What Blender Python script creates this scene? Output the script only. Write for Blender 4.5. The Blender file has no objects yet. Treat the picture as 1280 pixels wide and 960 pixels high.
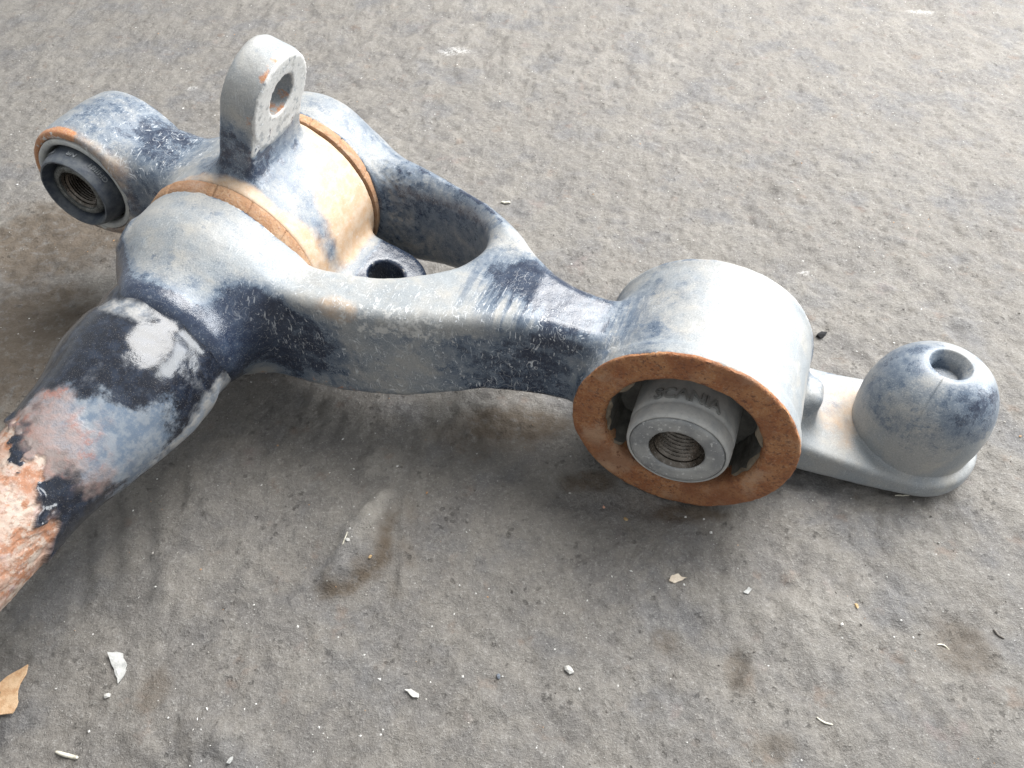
import bpy, math
import numpy as np

# ------------------------------------------------------------------ camera, world, light, exposure
scene = bpy.context.scene
PITCH = math.radians(48.57)      # camera looks down by this much
AZ = math.radians(20.14)         # the arm's pivot axes run this far to the right of straight ahead
CAM_H = 0.40
F_PX = 967.0                     # focal length in pixels of the 1280 px wide picture
cam_data = bpy.data.cameras.new('camera')
cam_data.sensor_width = 36.0
cam_data.lens = 36.0 * F_PX / 1280.0
cam_data.clip_start = 0.01
cam_data.clip_end = 60.0
cam = bpy.data.objects.new('camera', cam_data)
cam.location = (0, 0, CAM_H)
cam.rotation_euler = (math.pi / 2 - PITCH, 0, 0)
scene.collection.objects.link(cam)
scene.camera = cam

world = bpy.data.worlds.new('World')
scene.world = world
world.use_nodes = True
bg = world.node_tree.nodes['Background']
bg.inputs['Color'].default_value = (0.93, 0.97, 1.0, 1)
bg.inputs['Strength'].default_value = 0.64

def area_light(name, az, el, dist, sx, sy, watts, col, target=(0.0, 0.4, 0.05)):
    ld = bpy.data.lights.new(name, 'AREA')
    ld.shape = 'RECTANGLE'; ld.size = sx; ld.size_y = sy
    ld.energy = watts; ld.color = col
    lo = bpy.data.objects.new(name, ld)
    a, e = math.radians(az), math.radians(el)
    d = (math.sin(a) * math.cos(e), math.cos(a) * math.cos(e), math.sin(e))
    lo.location = tuple(t + dist * k for t, k in zip(target, d))
    from mathutils import Vector
    lo.rotation_euler = (-Vector(d)).to_track_quat('-Z', 'Y').to_euler()
    scene.collection.objects.link(lo)
    return lo
# daylight from high up behind on the right, and the open workshop door low on the right
area_light('roof_light', 46, 56, 1.75, 1.3, 1.15, 74, (1.0, 0.99, 0.97))
area_light('doorway_light', 74, 20, 2.0, 1.2, 0.9, 44, (0.95, 0.98, 1.0))

scene.view_settings.view_transform = 'Standard'
scene.view_settings.look = 'None'
scene.view_settings.gamma = 1.0
scene.view_settings.exposure = 0.17
scene.render.resolution_x = 1024
scene.render.resolution_y = 768

# ------------------------------------------------------------------ numpy helpers
_rng = np.random.RandomState(7)
_perm = _rng.permutation(512).astype(np.int64)
_perm = np.concatenate([_perm, _perm, _perm])
_g3 = _rng.normal(size=(512, 3)); _g3 /= np.linalg.norm(_g3, axis=1)[:, None]

def noise3(p):
    """gradient noise, about -1..1; p is (n,3)"""
    p = np.asarray(p, float)
    i = np.floor(p).astype(np.int64); f = p - i
    w = f * f * f * (f * (f * 6 - 15) + 10)
    i &= 511
    out = np.zeros(len(p))
    for dx in (0, 1):
        wx = w[:, 0] if dx else 1 - w[:, 0]
        for dy in (0, 1):
            wy = w[:, 1] if dy else 1 - w[:, 1]
            for dz in (0, 1):
                wz = w[:, 2] if dz else 1 - w[:, 2]
                h = _perm[_perm[_perm[(i[:, 0] + dx) & 511] + ((i[:, 1] + dy) & 511)] + ((i[:, 2] + dz) & 511)]
                g = _g3[h]
                out += wx * wy * wz * (g[:, 0] * (f[:, 0] - dx) + g[:, 1] * (f[:, 1] - dy) + g[:, 2] * (f[:, 2] - dz))
    return out * 1.5

def fbm(p, scale, octaves=4, rough=0.5, seed=0.0):
    p = np.asarray(p, float) * scale + seed * 17.31
    a, s, tot = 1.0, np.zeros(len(p)), 0.0
    for _ in range(octaves):
        s += a * noise3(p); tot += a
        p = p * 2.03 + 5.7; a *= rough
    return s / tot

def sstep(a, b, x):
    t = np.clip((x - a) / (b - a), 0, 1)
    return t * t * (3 - 2 * t)

def smin(a, b, k):
    h = np.clip(0.5 + 0.5 * (b - a) / k, 0, 1)
    return b + (a - b) * h - k * h * (1 - h)

def smax(a, b, k):
    return -smin(-a, -b, k)

def poly_sdf(px, py, pts):
    """exact signed distance to a closed polygon (negative inside)"""
    pts = np.asarray(pts, float)
    d = np.full(px.shape, 1e9); inside = np.zeros(px.shape, bool)
    n = len(pts)
    for i in range(n):
        a, b = pts[i], pts[(i + 1) % n]
        e = b - a
        wx, wy = px - a[0], py - a[1]
        t = np.clip((wx * e[0] + wy * e[1]) / (e @ e), 0, 1)
        d = np.minimum(d, (wx - e[0] * t) ** 2 + (wy - e[1] * t) ** 2)
        c = (a[1] > py) != (b[1] > py)
        if abs(e[1]) > 1e-12:
            inside ^= c & (px < a[0] + e[0] * (py - a[1]) / e[1])
    d = np.sqrt(d)
    return np.where(inside, -d, d)

def catmull(pts, n=6, closed=True):
    pts = np.asarray(pts, float); m = len(pts); out = []
    for i in range(m if closed else m - 1):
        if closed:
            p0, p1, p2, p3 = (pts[(i + k - 1) % m] for k in range(4))
        else:
            p0, p1, p2, p3 = (pts[min(max(i + k - 1, 0), m - 1)] for k in range(4))
        for t in np.arange(n) / n:
            out.append(0.5 * ((2 * p1) + (-p0 + p2) * t + (2 * p0 - 5 * p1 + 4 * p2 - p3) * t * t + (-p0 + 3 * p1 - 3 * p2 + p3) * t ** 3))
    if not closed: out.append(pts[-1])
    return np.array(out)

def surface_nets(f, origin, h):
    """quads of the zero surface of the sampled field f (negative inside)"""
    s = f < 0
    nx, ny, nz = f.shape
    cnt = np.zeros((nx - 1, ny - 1, nz - 1), np.int8)
    for a in (0, 1):
        for b in (0, 1):
            for c in (0, 1):
                cnt += s[a:nx - 1 + a, b:ny - 1 + b, c:nz - 1 + c]
    act = (cnt > 0) & (cnt < 8)
    idx = np.argwhere(act)
    vid = np.full(act.shape, -1, np.int64); vid[act] = np.arange(len(idx))
    acc = np.zeros((len(idx), 3)); num = np.zeros(len(idx))
    I, J, K = idx.T
    for ax in range(3):
        for a in (0, 1):
            for b in (0, 1):
                o = [0, 0, 0]; o[(ax + 1) % 3] = a; o[(ax + 2) % 3] = b
                o2 = list(o); o2[ax] = 1
                f0 = f[I + o[0], J + o[1], K + o[2]]; f1 = f[I + o2[0], J + o2[1], K + o2[2]]
                m = (f0 < 0) != (f1 < 0)
                t = np.where(m, f0 / np.where(m, f0 - f1, 1), 0)
                p = np.zeros((len(idx), 3)); p[:] = o; p[:, ax] = t
                acc += np.where(m[:, None], p, 0); num += m
    verts = (idx + acc / num[:, None]) * h + np.asarray(origin)
    quads = []
    for ax in range(3):
        b, c = (ax + 1) % 3, (ax + 2) % 3
        sl0 = [slice(None)] * 3; sl1 = [slice(None)] * 3
        sl0[ax] = slice(0, -1); sl1[ax] = slice(1, None)
        for q in (b, c):
            sl0[q] = slice(1, -1); sl1[q] = slice(1, -1)
        A_, B_ = s[tuple(sl0)], s[tuple(sl1)]
        e = np.argwhere(A_ != B_)
        if not len(e): continue
        flip = A_[tuple(e.T)]
        off = np.zeros(3, int); off[b] = 1; off[c] = 1
        e = e + off
        def cell(db, dc):
            k = e.copy(); k[:, b] -= db; k[:, c] -= dc
            return vid[k[:, 0], k[:, 1], k[:, 2]]
        q = np.stack([cell(1, 1), cell(0, 1), cell(0, 0), cell(1, 0)], 1)
        q[~flip] = q[~flip][:, ::-1]
        quads.append(q)
    return verts, np.concatenate(quads)

def vert_normals(v, q):
    n = np.zeros_like(v)
    fn = np.cross(v[q[:, 2]] - v[q[:, 0]], v[q[:, 3]] - v[q[:, 1]])
    for k in range(4): np.add.at(n, q[:, k], fn)
    return n / (np.linalg.norm(n, axis=1)[:, None] + 1e-12)

def curvature(v, q, n, it=2):
    """signed bend of the surface, positive on outward edges, about -1..1"""
    e = np.concatenate([q[:, [0, 1]], q[:, [1, 2]], q[:, [2, 3]], q[:, [3, 0]]])
    cnt = np.bincount(e[:, 0], minlength=len(v)) + np.bincount(e[:, 1], minlength=len(v)) + 1e-9
    def avg(x):
        return (np.bincount(e[:, 0], x[e[:, 1]], len(v)) + np.bincount(e[:, 1], x[e[:, 0]], len(v))) / cnt
    a = np.stack([avg(v[:, k]) for k in range(3)], 1)
    c = ((v - a) * n).sum(1) / 0.00012
    for _ in range(it): c = 0.5 * c + 0.5 * avg(c)
    return np.clip(c, -1.5, 1.5)

# ------------------------------------------------------------------ object helpers
OU, OV = -0.0025, 0.316                    # base of the big eye, in the arm's own axes
def arm_to_world(u, v):
    return (u * math.cos(AZ) + v * math.sin(AZ), -u * math.sin(AZ) + v * math.cos(AZ))

def np_mesh(name, verts, faces, attrs=None, sharp=None, smooth=True):
    verts = np.asarray(verts, np.float32)
    me = bpy.data.meshes.new(name)
    if isinstance(faces, np.ndarray):
        lens = np.full(len(faces), faces.shape[1], np.int32); flat = faces.reshape(-1).astype(np.int32)
    else:
        lens = np.array([len(f) for f in faces], np.int32)
        flat = np.fromiter((i for f in faces for i in f), np.int32)
    me.vertices.add(len(verts)); me.vertices.foreach_set('co', verts.reshape(-1))
    me.loops.add(len(flat)); me.loops.foreach_set('vertex_index', flat)
    me.polygons.add(len(lens))
    me.polygons.foreach_set('loop_start', np.concatenate([[0], np.cumsum(lens)[:-1]]).astype(np.int32))
    me.update(calc_edges=True); me.validate()
    me.polygons.foreach_set('use_smooth', np.full(len(me.polygons), smooth))
    for k, a in (attrs or {}).items():
        at = me.attributes.new(k, 'FLOAT', 'POINT')
        at.data.foreach_set('value', np.asarray(a, np.float32))
    if sharp: me.set_sharp_from_angle(angle=math.radians(sharp))
    me.update()
    return me

def link(name, me, mat, parent=None):
    o = bpy.data.objects.new(name, me)
    scene.collection.objects.link(o)
    if mat: me.materials.append(mat)
    o.parent = parent
    return o

def arm_part(name, verts, faces, mat, parent, attrs=None, sharp=None):
    v = np.array(verts, float); v[:, 0] -= OU; v[:, 1] -= OV
    return link(name, np_mesh(name, v, faces, attrs, sharp), mat, parent)

def tag(o, label, cat=None, group=None, kind=None):
    if label: o['label'] = label
    if cat: o['category'] = cat
    if group: o['group'] = group
    if kind: o['kind'] = kind
    return o

def lathe(profile, n=96, closed=False, disp=None):
    """profile [(r, h)] turned about an axis; returns r, theta, h grids and quads"""
    pr = np.asarray(profile, float); m = len(pr)
    th = np.arange(n) / n * 2 * np.pi
    R = np.repeat(pr[:, 0][:, None], n, 1); Hh = np.repeat(pr[:, 1][:, None], n, 1); T = np.repeat(th[None], m, 0)
    if disp is not None: R, Hh = disp(R, T, Hh)
    i = np.arange(m if closed else m - 1)[:, None]; j = np.arange(n)[None]
    i2 = (i + 1) % m; j2 = (j + 1) % n
    q = np.stack([i * n + j, i * n + j2, i2 * n + j2, i2 * n + j], -1).reshape(-1, 4)
    return R, T, Hh, q

def lathe_v(profile, cu, cw, n=96, closed=False, disp=None):
    """turned about a line parallel to the pivot axis (v)"""
    R, T, Hh, q = lathe(profile, n, closed, disp)
    v = np.stack([cu + R * np.cos(T), Hh, cw + R * np.sin(T)], -1).reshape(-1, 3)
    return v, q

def lathe_w(profile, cu, cv, n=96, closed=False, disp=None):
    R, T, Hh, q = lathe(profile, n, closed, disp)
    v = np.stack([cu + R * np.cos(T), cv + R * np.sin(T), Hh], -1).reshape(-1, 3)
    return v, q[:, ::-1]

# ------------------------------------------------------------------ materials
class NT:
    def __init__(self, name):
        self.m = bpy.data.materials.new(name); self.m.use_nodes = True
        self.t = self.m.node_tree; self.b = self.t.nodes['Principled BSDF']
        self.co = self.t.nodes.new('ShaderNodeTexCoord').outputs['Object']
    def n(self, kind, **kw):
        nd = self.t.nodes.new(kind)
        for k, v in kw.items():
            if hasattr(nd, k): setattr(nd, k, v)
        return nd
    def l(self, a, b): self.t.links.new(a, b)
    def put(self, sock, v):
        if hasattr(v, 'links') or hasattr(v, 'is_output'): self.l(v, sock)
        else: sock.default_value = v
    def noise(self, scale, detail=4, rough=0.55, vec=None, dist=0.0):
        nd = self.n('ShaderNodeTexNoise')
        nd.inputs['Scale'].default_value = scale; nd.inputs['Detail'].default_value = detail
        nd.inputs['Roughness'].default_value = rough; nd.inputs['Distortion'].default_value = dist
        self.l(vec or self.co, nd.inputs['Vector'])
        return nd.outputs['Fac']
    def voro(self, scale, feature='F1', out='Distance', vec=None, rnd=1.0):
        nd = self.n('ShaderNodeTexVoronoi', feature=feature)
        nd.inputs['Scale'].default_value = scale; nd.inputs['Randomness'].default_value = rnd
        self.l(vec or self.co, nd.inputs['Vector'])
        return nd.outputs[out]
    def mapv(self, scale=(1, 1, 1), rot=(0, 0, 0), loc=(0, 0, 0)):
        nd = self.n('ShaderNodeMapping'); nd.inputs['Scale'].default_value = scale
        nd.inputs['Rotation'].default_value = rot; nd.inputs['Location'].default_value = loc
        self.l(self.co, nd.inputs['Vector']); return nd.outputs[0]
    def math(self, op, a, b=0.0, c=None):
        nd = self.n('ShaderNodeMath', operation=op)
        self.put(nd.inputs[0], a); self.put(nd.inputs[1], b)
        if c is not None: self.put(nd.inputs[2], c)
        return nd.outputs[0]
    def ramp(self, x, a, b, lo=0.0, hi=1.0):
        nd = self.n('ShaderNodeMapRange'); nd.interpolation_type = 'SMOOTHSTEP'
        self.put(nd.inputs['Value'], x); nd.inputs['From Min'].default_value = a; nd.inputs['From Max'].default_value = b
        nd.inputs['To Min'].default_value = lo; nd.inputs['To Max'].default_value = hi
        return nd.outputs[0]
    def mix(self, fac, a, b):
        nd = self.n('ShaderNodeMix', data_type='RGBA')
        self.put(nd.inputs[0], fac); self.put(nd.inputs[6], col(a)); self.put(nd.inputs[7], col(b))
        return nd.outputs[2]
    def mixf(self, fac, a, b):
        nd = self.n('ShaderNodeMix', data_type='FLOAT')
        self.put(nd.inputs[0], fac); self.put(nd.inputs[2], a); self.put(nd.inputs[3], b)
        return nd.outputs[0]
    def attr(self, name):
        return self.n('ShaderNodeAttribute', attribute_name=name).outputs['Fac']
    def band(self, x, c, w):
        """1 on the thin line x = c"""
        return self.ramp(self.math('ABSOLUTE', self.math('SUBTRACT', x, c)), 0.0, w, 1.0, 0.0)
    def bump(self, h, strength=0.3, dist=0.001):
        nd = self.n('ShaderNodeBump'); nd.inputs['Strength'].default_value = strength; nd.inputs['Distance'].default_value = dist
        self.l(h, nd.inputs['Height'])
        if self.b.inputs['Normal'].links:
            self.l(self.b.inputs['Normal'].links[0].from_socket, nd.inputs['Normal'])
        self.l(nd.outputs[0], self.b.inputs['Normal'])
    def out(self, color, rough, metal=0.0, spec=None):
        self.put(self.b.inputs['Base Color'], col(color)); self.put(self.b.inputs['Roughness'], rough)
        self.put(self.b.inputs['Metallic'], metal)
        if spec is not None: self.put(self.b.inputs['Specular IOR Level'], spec)
        return self.m
def col(c):
    if isinstance(c, tuple) and len(c) == 3: return (*c, 1.0)
    return c

NAVY = (0.018, 0.026, 0.048)
NAVY2 = (0.036, 0.050, 0.080)
DUST = (0.285, 0.285, 0.277)
DUSTB = (0.235, 0.254, 0.268)
CLAY = (0.45, 0.295, 0.175)

def casting_material():
    """dark blue gloss paint under road dust; attributes: dust, clay (rusty clay film), rust, scratch"""
    k = NT('dusty_painted_casting')
    dust, clay, rust, scr, smear, pale = (k.attr(a) for a in ('dust', 'clay', 'rust', 'scratch', 'smear', 'pale'))
    big = k.noise(38, 6, 0.6); mid = k.noise(160, 5, 0.65); fine = k.noise(900, 4, 0.7); grit = k.noise(1500, 2, 0.6)
    # how much dust: attribute +- cloudy break-up
    d = k.math('ADD', dust, k.math('MULTIPLY', k.math('SUBTRACT', big, 0.5), 0.42))
    d = k.math('ADD', d, k.math('MULTIPLY', k.math('SUBTRACT', mid, 0.5), 0.40))
    d = k.math('ADD', d, k.math('MULTIPLY', k.math('SUBTRACT', fine, 0.5), 0.40))
    d = k.math('ADD', d, k.math('MULTIPLY', k.math('SUBTRACT', grit, 0.5), 0.22))
    d = k.ramp(d, 0.0, 0.92)
    crisp = k.ramp(k.math('ADD', k.noise(95, 7, 0.72), k.math('MULTIPLY', dust, 0.25)), 0.575, 0.60)
    d = k.math('ADD', d, k.math('MULTIPLY', k.math('SUBTRACT', crisp, 0.5), 0.22))
    # smears: rubbed streaks across the dust
    st = k.noise(60, 4, 0.65, k.mapv((3.2, 0.28, 0.6), (0, 0, 0.35)))
    d = k.math('MULTIPLY', d, k.math('SUBTRACT', 1.0, k.math('MULTIPLY', smear, k.ramp(st, 0.62, 0.40, 0.0, 1.0))))
    paint = k.mix(k.ramp(mid, 0.35, 0.7), NAVY, NAVY2)
    dcol = k.mix(k.ramp(big, 0.38, 0.62), DUSTB, DUST)
    dcol = k.mix(k.ramp(k.noise(75, 4, 0.6), 0.5, 0.72, 0.0, 0.45), dcol, (0.40, 0.37, 0.32))
    dcol = k.mix(k.ramp(fine, 0.36, 0.5, 0.35, 0.0), dcol, (0.15, 0.158, 0.165))
    dcol = k.mix(k.ramp(grit, 0.54, 0.68, 0.0, 0.28), dcol, (0.40, 0.40, 0.39))
    c = k.mix(k.ramp(d, 0.0, 0.5), paint, k.mix(k.ramp(mid, 0.35, 0.65), (0.075, 0.103, 0.145), (0.130, 0.160, 0.200)))
    c = k.mix(k.ramp(d, 0.42, 1.12, 0.0, 1.0), c, dcol)
    cl = k.math('ADD', clay, k.math('MULTIPLY', k.math('SUBTRACT', k.noise(70, 6, 0.62), 0.5), 0.9))
    cl = k.ramp(cl, 0.20, 0.80)
    clayc = k.mix(k.ramp(mid, 0.35, 0.68), CLAY, (0.49, 0.375, 0.270))
    c = k.mix(k.math('MULTIPLY', cl, 0.95), c, clayc)
    ru = k.math('ADD', rust, k.math('MULTIPLY', k.math('SUBTRACT', mid, 0.5), 0.9))
    ru = k.ramp(ru, 0.45, 0.62)
    c = k.mix(ru, c, k.mix(k.ramp(fine, 0.35, 0.65), (0.33, 0.12, 0.055), (0.42, 0.22, 0.10)))
    pl = k.math('ADD', pale, k.math('MULTIPLY', k.math('SUBTRACT', k.noise(210, 5, 0.7), 0.5), 1.3))
    c = k.mix(k.ramp(pl, 0.42, 0.56, 0.0, 0.92), c, k.mix(fine, (0.38, 0.38, 0.365), (0.56, 0.55, 0.53)))
    # hair scratches and chipped pale specks
    warp = k.n('ShaderNodeVectorMath', operation='ADD')
    nz = k.n('ShaderNodeTexNoise'); nz.inputs['Scale'].default_value = 55; k.l(k.co, nz.inputs['Vector'])
    sc = k.n('ShaderNodeVectorMath', operation='SCALE'); sc.inputs['Scale'].default_value = 0.02; k.l(nz.outputs['Color'], sc.inputs[0])
    k.l(k.co, warp.inputs[0]); k.l(sc.outputs[0], warp.inputs[1])
    mp = k.n('ShaderNodeMapping'); mp.inputs['Scale'].default_value = (1.0, 1.0, 0.45); mp.inputs['Rotation'].default_value = (0.3, 0.5, 0.7); k.l(warp.outputs[0], mp.inputs['Vector'])
    l1 = k.band(k.noise(115, 1.5, 0.5, mp.outputs[0]), 0.5, 0.008)
    l2 = k.band(k.noise(170, 1.5, 0.5, warp.outputs[0]), 0.53, 0.010)
    ln = k.math('MAXIMUM', k.math('MULTIPLY', l1, k.ramp(k.noise(120, 2), 0.48, 0.58)), k.math('MULTIPLY', l2, k.ramp(k.noise(95, 2, 0.5, mp.outputs[0]), 0.5, 0.6)))
    for ang, lo_ in (((0.2, 0.3, 0.4), 0.66), ((0.9, -0.4, 1.3), 0.67), ((-0.5, 0.9, 2.2), 0.665), ((1.5, 0.2, -0.6), 0.67)):
        dash = k.ramp(k.noise(1.0, 2, 0.5, k.mapv((900, 120, 120), ang)), lo_ + 0.01, lo_ + 0.05)
        dash = k.math('MULTIPLY', dash, k.ramp(k.noise(70, 3, 0.6, k.mapv((1, 1, 1), ang)), 0.44, 0.58, 0.0, 0.95))
        ln = k.math('MAXIMUM', ln, dash)
    sp = k.ramp(k.voro(330, vec=warp.outputs[0]), 0.10, 0.24, 1.0, 0.0)
    sp = k.math('MULTIPLY', sp, k.ramp(k.noise(65, 3), 0.5, 0.62))
    sm = k.math('MULTIPLY', k.math('MAXIMUM', ln, sp), scr)
    c = k.mix(k.math('MULTIPLY', sm, 0.85), c, (0.62, 0.64, 0.66))
    c = k.mix(k.ramp(grit, 0.60, 0.72, 0.0, 0.25), c, (0.60, 0.60, 0.58))
    c = k.mix(k.ramp(grit, 0.28, 0.40, 0.22, 0.0), c, (0.06, 0.06, 0.065))
    cover = k.math('MAXIMUM', d, k.math('MAXIMUM', cl, ru))
    r = k.mixf(k.ramp(cover, 0.0, 1.0), 0.15, 0.54)
    h = k.math('ADD', k.math('MULTIPLY', mid, 0.5), k.math('ADD', k.math('MULTIPLY', fine, 0.35), k.math('MULTIPLY', sm, 0.25)))
    k.bump(h, 0.35, 0.0011)
    k.bump(grit, 0.25, 0.0003)
    return k.out(c, r, 0.0, 0.55)

def tube_material():
    """glossy black-blue paint on the collar, peeling off a scaly pale rusted tube"""
    k = NT('peeling_rusted_tube')
    paint, dust, red, haze = k.attr('paint'), k.attr('dust'), k.attr('red'), k.attr('haze')
    big = k.noise(45, 6, 0.62); mid = k.noise(170, 5, 0.65); fine = k.noise(900, 4, 0.7)
    gl = k.mix(k.ramp(mid, 0.4, 0.65), (0.008, 0.010, 0.016), (0.016, 0.022, 0.036))
    hz = k.ramp(k.math('ADD', haze, k.math('ADD', k.math('MULTIPLY', k.math('SUBTRACT', k.noise(70, 7, 0.72), 0.5), 1.5), k.math('MULTIPLY', k.math('SUBTRACT', fine, 0.5), 0.5))), 0.28, 0.72, 0.0, 0.85)
    gl = k.mix(hz, gl, k.mix(k.ramp(mid, 0.4, 0.6), (0.12, 0.155, 0.205), (0.20, 0.225, 0.255)))
    d = k.math('ADD', dust, k.math('ADD', k.math('MULTIPLY', k.math('SUBTRACT', big, 0.5), 1.3), k.math('MULTIPLY', k.math('SUBTRACT', mid, 0.5), 0.55)))
    d = k.ramp(d, 0.18, 0.85)
    c = k.mix(k.math('MULTIPLY', d, 0.86), gl, k.mix(k.ramp(mid, 0.4, 0.6), (0.25, 0.28, 0.32), (0.37, 0.365, 0.355)))
    sp = k.ramp(k.noise(2300, 2, 0.6), 0.62, 0.70, 0.0, 0.3)
    c = k.mix(sp, c, (0.42, 0.38, 0.33))
    rd = k.math('ADD', red, k.math('MULTIPLY', k.math('SUBTRACT', k.noise(80, 6, 0.65), 0.5), 1.2))
    rd = k.ramp(rd, 0.25, 0.95)
    vein = k.math('MULTIPLY', k.band(k.noise(60, 6, 0.7), 0.5, 0.07), k.math('MULTIPLY', k.ramp(rd, 0.1, 0.7), k.ramp(k.noise(40, 3), 0.45, 0.6)))
    c = k.mix(k.math('MULTIPLY', rd, 0.72), c, k.mix(k.ramp(mid, 0.42, 0.6), (0.22, 0.175, 0.160), (0.25, 0.165, 0.14)))
    c = k.mix(k.math('MULTIPLY', vein, 0.65), c, (0.25, 0.095, 0.065))
    rs = k.mix(k.ramp(k.noise(60, 6, 0.6), 0.38, 0.6), (0.31, 0.195, 0.145), (0.39, 0.315, 0.262))
    rs = k.mix(k.ramp(k.noise(110, 5, 0.6), 0.52, 0.68), rs, (0.36, 0.265, 0.245))
    rs = k.mix(k.ramp(k.noise(95, 6, 0.68), 0.49, 0.60), rs, (0.29, 0.135, 0.075))
    rs = k.mix(k.ramp(k.noise(330, 5, 0.7), 0.53, 0.62, 0.0, 0.7), rs, (0.22, 0.12, 0.08))
    rs = k.mix(k.ramp(fine, 0.56, 0.7, 0, 0.6), rs, (0.46, 0.395, 0.335))
    c = k.mix(paint, rs, c)
    cover = k.math('MAXIMUM', d, k.math('MAXIMUM', rd, k.math('SUBTRACT', 1.0, paint)))
    k.bump(k.math('ADD', k.math('MULTIPLY', mid, k.math('ADD', 0.30, k.math('MULTIPLY', cover, 0.7))), k.math('MULTIPLY', fine, k.math('MULTIPLY', cover, 0.5))), 0.45, 0.0013)
    return k.out(c, k.mixf(cover, 0.17, 0.72), 0.0, 0.5)

def rust_material(name, a, b, dark, pale, scale=1.0):
    k = NT(name)
    n1 = k.noise(90 * scale, 6, 0.65); n2 = k.noise(420 * scale, 4, 0.7); n3 = k.noise(900, 4, 0.75)
    c = k.mix(k.ramp(n1, 0.38, 0.62), a, b)
    c = k.mix(k.ramp(n2, 0.50, 0.66, 0, 0.8), c, dark)
    c = k.mix(k.ramp(k.noise(40 * scale, 5, 0.6), 0.52, 0.68, 0, 0.75), c, pale)
    c = k.mix(k.ramp(n3, 0.52, 0.66, 0, 0.65), c, pale)
    c = k.mix(k.ramp(n3, 0.30, 0.44, 0.6, 0.0), c, dark)
    c = k.mix(k.ramp(k.noise(230, 3, 0.6), 0.64, 0.70, 0, 0.8), c, dark)
    c = k.mix(k.ramp(k.noise(26, 4, 0.6), 0.46, 0.62, 0.0, 0.55), c, k.mix(n2, dark, a))
    k.bump(k.math('ADD', n2, k.math('MULTIPLY', n3, 0.6)), 0.8, 0.0012)
    return k.out(c, 0.82, 0.0, 0.25)

def worn_material(name, a, b, speck, rough=0.6, metal=0.0, bump=0.3, speck_amt=0.6, scale=1.0):
    k = NT(name)
    n1 = k.noise(110 * scale, 5, 0.62); n2 = k.noise(700 * scale, 4, 0.7)
    c = k.mix(k.ramp(n1, 0.36, 0.66), a, b)
    c = k.mix(k.math('MULTIPLY', k.ramp(n2, 0.57, 0.68), speck_amt), c, speck)
    k.bump(k.math('ADD', n1, n2), bump, 0.0007)
    return k.out(c, k.ramp(n2, 0.3, 0.7, rough - 0.12, rough + 0.15), metal)

def floor_material():
    k = NT('worn_dirty_screed')
    pit, lump, streak, scuff, stain_shade = (k.attr(a) for a in ('pit', 'lump', 'streak', 'scuff', 'stain'))
    b1 = k.noise(9, 6, 0.6); b2 = k.noise(30, 7, 0.68, dist=0.4); m1 = k.noise(130, 6, 0.72); f1 = k.noise(430, 5, 0.75); f2 = k.noise(1100, 3, 0.75)
    c = k.mix(k.ramp(b2, 0.40, 0.60), (0.162, 0.152, 0.144), (0.210, 0.194, 0.175))
    c = k.mix(k.math('MULTIPLY', lump, 0.5), c, (0.238, 0.222, 0.200))
    c = k.mix(k.math('MULTIPLY', k.attr('sand'), 0.85), c, (0.300, 0.280, 0.250))  # pale sand, also carries the painted lit flank of the mound
    c = k.mix(k.ramp(b1, 0.42, 0.62, 0.0, 0.5), c, (0.195, 0.180, 0.162))
    c = k.mix(k.ramp(k.noise(17, 6, 0.6), 0.5, 0.66, 0.0, 0.6), c, (0.145, 0.145, 0.152))
    c = k.mix(k.ramp(m1, 0.50, 0.68, 0.0, 0.36), c, (0.290, 0.275, 0.252))
    c = k.mix(k.ramp(m1, 0.32, 0.48, 0.42, 0.0), c, (0.125, 0.118, 0.112))
    c = k.mix(k.ramp(f1, 0.53, 0.66, 0.0, 0.42), c, (0.370, 0.358, 0.338))
    c = k.mix(k.ramp(f1, 0.34, 0.46, 0.45, 0.0), c, (0.100, 0.092, 0.085))
    c = k.mix(k.ramp(f2, 0.60, 0.70, 0.0, 0.6), c, (0.52, 0.51, 0.48))
    c = k.mix(k.ramp(f2, 0.30, 0.40, 0.5, 0.0), c, (0.07, 0.065, 0.06))
    pits = k.math('MULTIPLY', k.ramp(k.math('ADD', k.voro(170, 'F1'), k.math('MULTIPLY', k.math('SUBTRACT', f1, 0.5), 0.9)), 0.06, 0.26, 1.0, 0.0), k.ramp(k.noise(40, 4, 0.6), 0.50, 0.62))
    c = k.mix(k.math('MULTIPLY', pits, 0.08), c, (0.09, 0.082, 0.076))
    rsp = k.math('MULTIPLY', k.ramp(k.noise(46, 5, 0.6), 0.60, 0.72), 0.35)
    c = k.mix(rsp, c, (0.20, 0.135, 0.098))
    c = k.mix(k.math('MULTIPLY', k.ramp(k.noise(26, 5, 0.6, k.mapv(loc=(3, 1, 0))), 0.63, 0.73), 0.25), c, (0.25, 0.18, 0.165))
    c = k.mix(k.math('MULTIPLY', streak, 0.5), c, (0.10, 0.096, 0.092))
    c = k.mix(k.math('MULTIPLY', scuff, k.ramp(f1, 0.40, 0.58)), c, (0.66, 0.65, 0.63))
    c = k.mix(k.math('MULTIPLY', stain_shade, k.ramp(m1, 0.25, 0.52)), c, (0.110, 0.085, 0.062))  # brown dirt and painted shade share this mask
    c = k.mix(k.math('MULTIPLY', pit, 0.6), c, (0.085, 0.075, 0.065))
    k.bump(k.math('ADD', k.math('MULTIPLY', m1, 0.8), k.math('ADD', k.math('MULTIPLY', f1, 0.7), k.math('SUBTRACT', k.math('MULTIPLY', f2, 0.25), k.math('MULTIPLY', pits, 0.35)))), 1.0, 0.0026)
    return k.out(c, k.ramp(m1, 0.3, 0.7, 0.62, 0.92), 0.0, 0.3)

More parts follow.
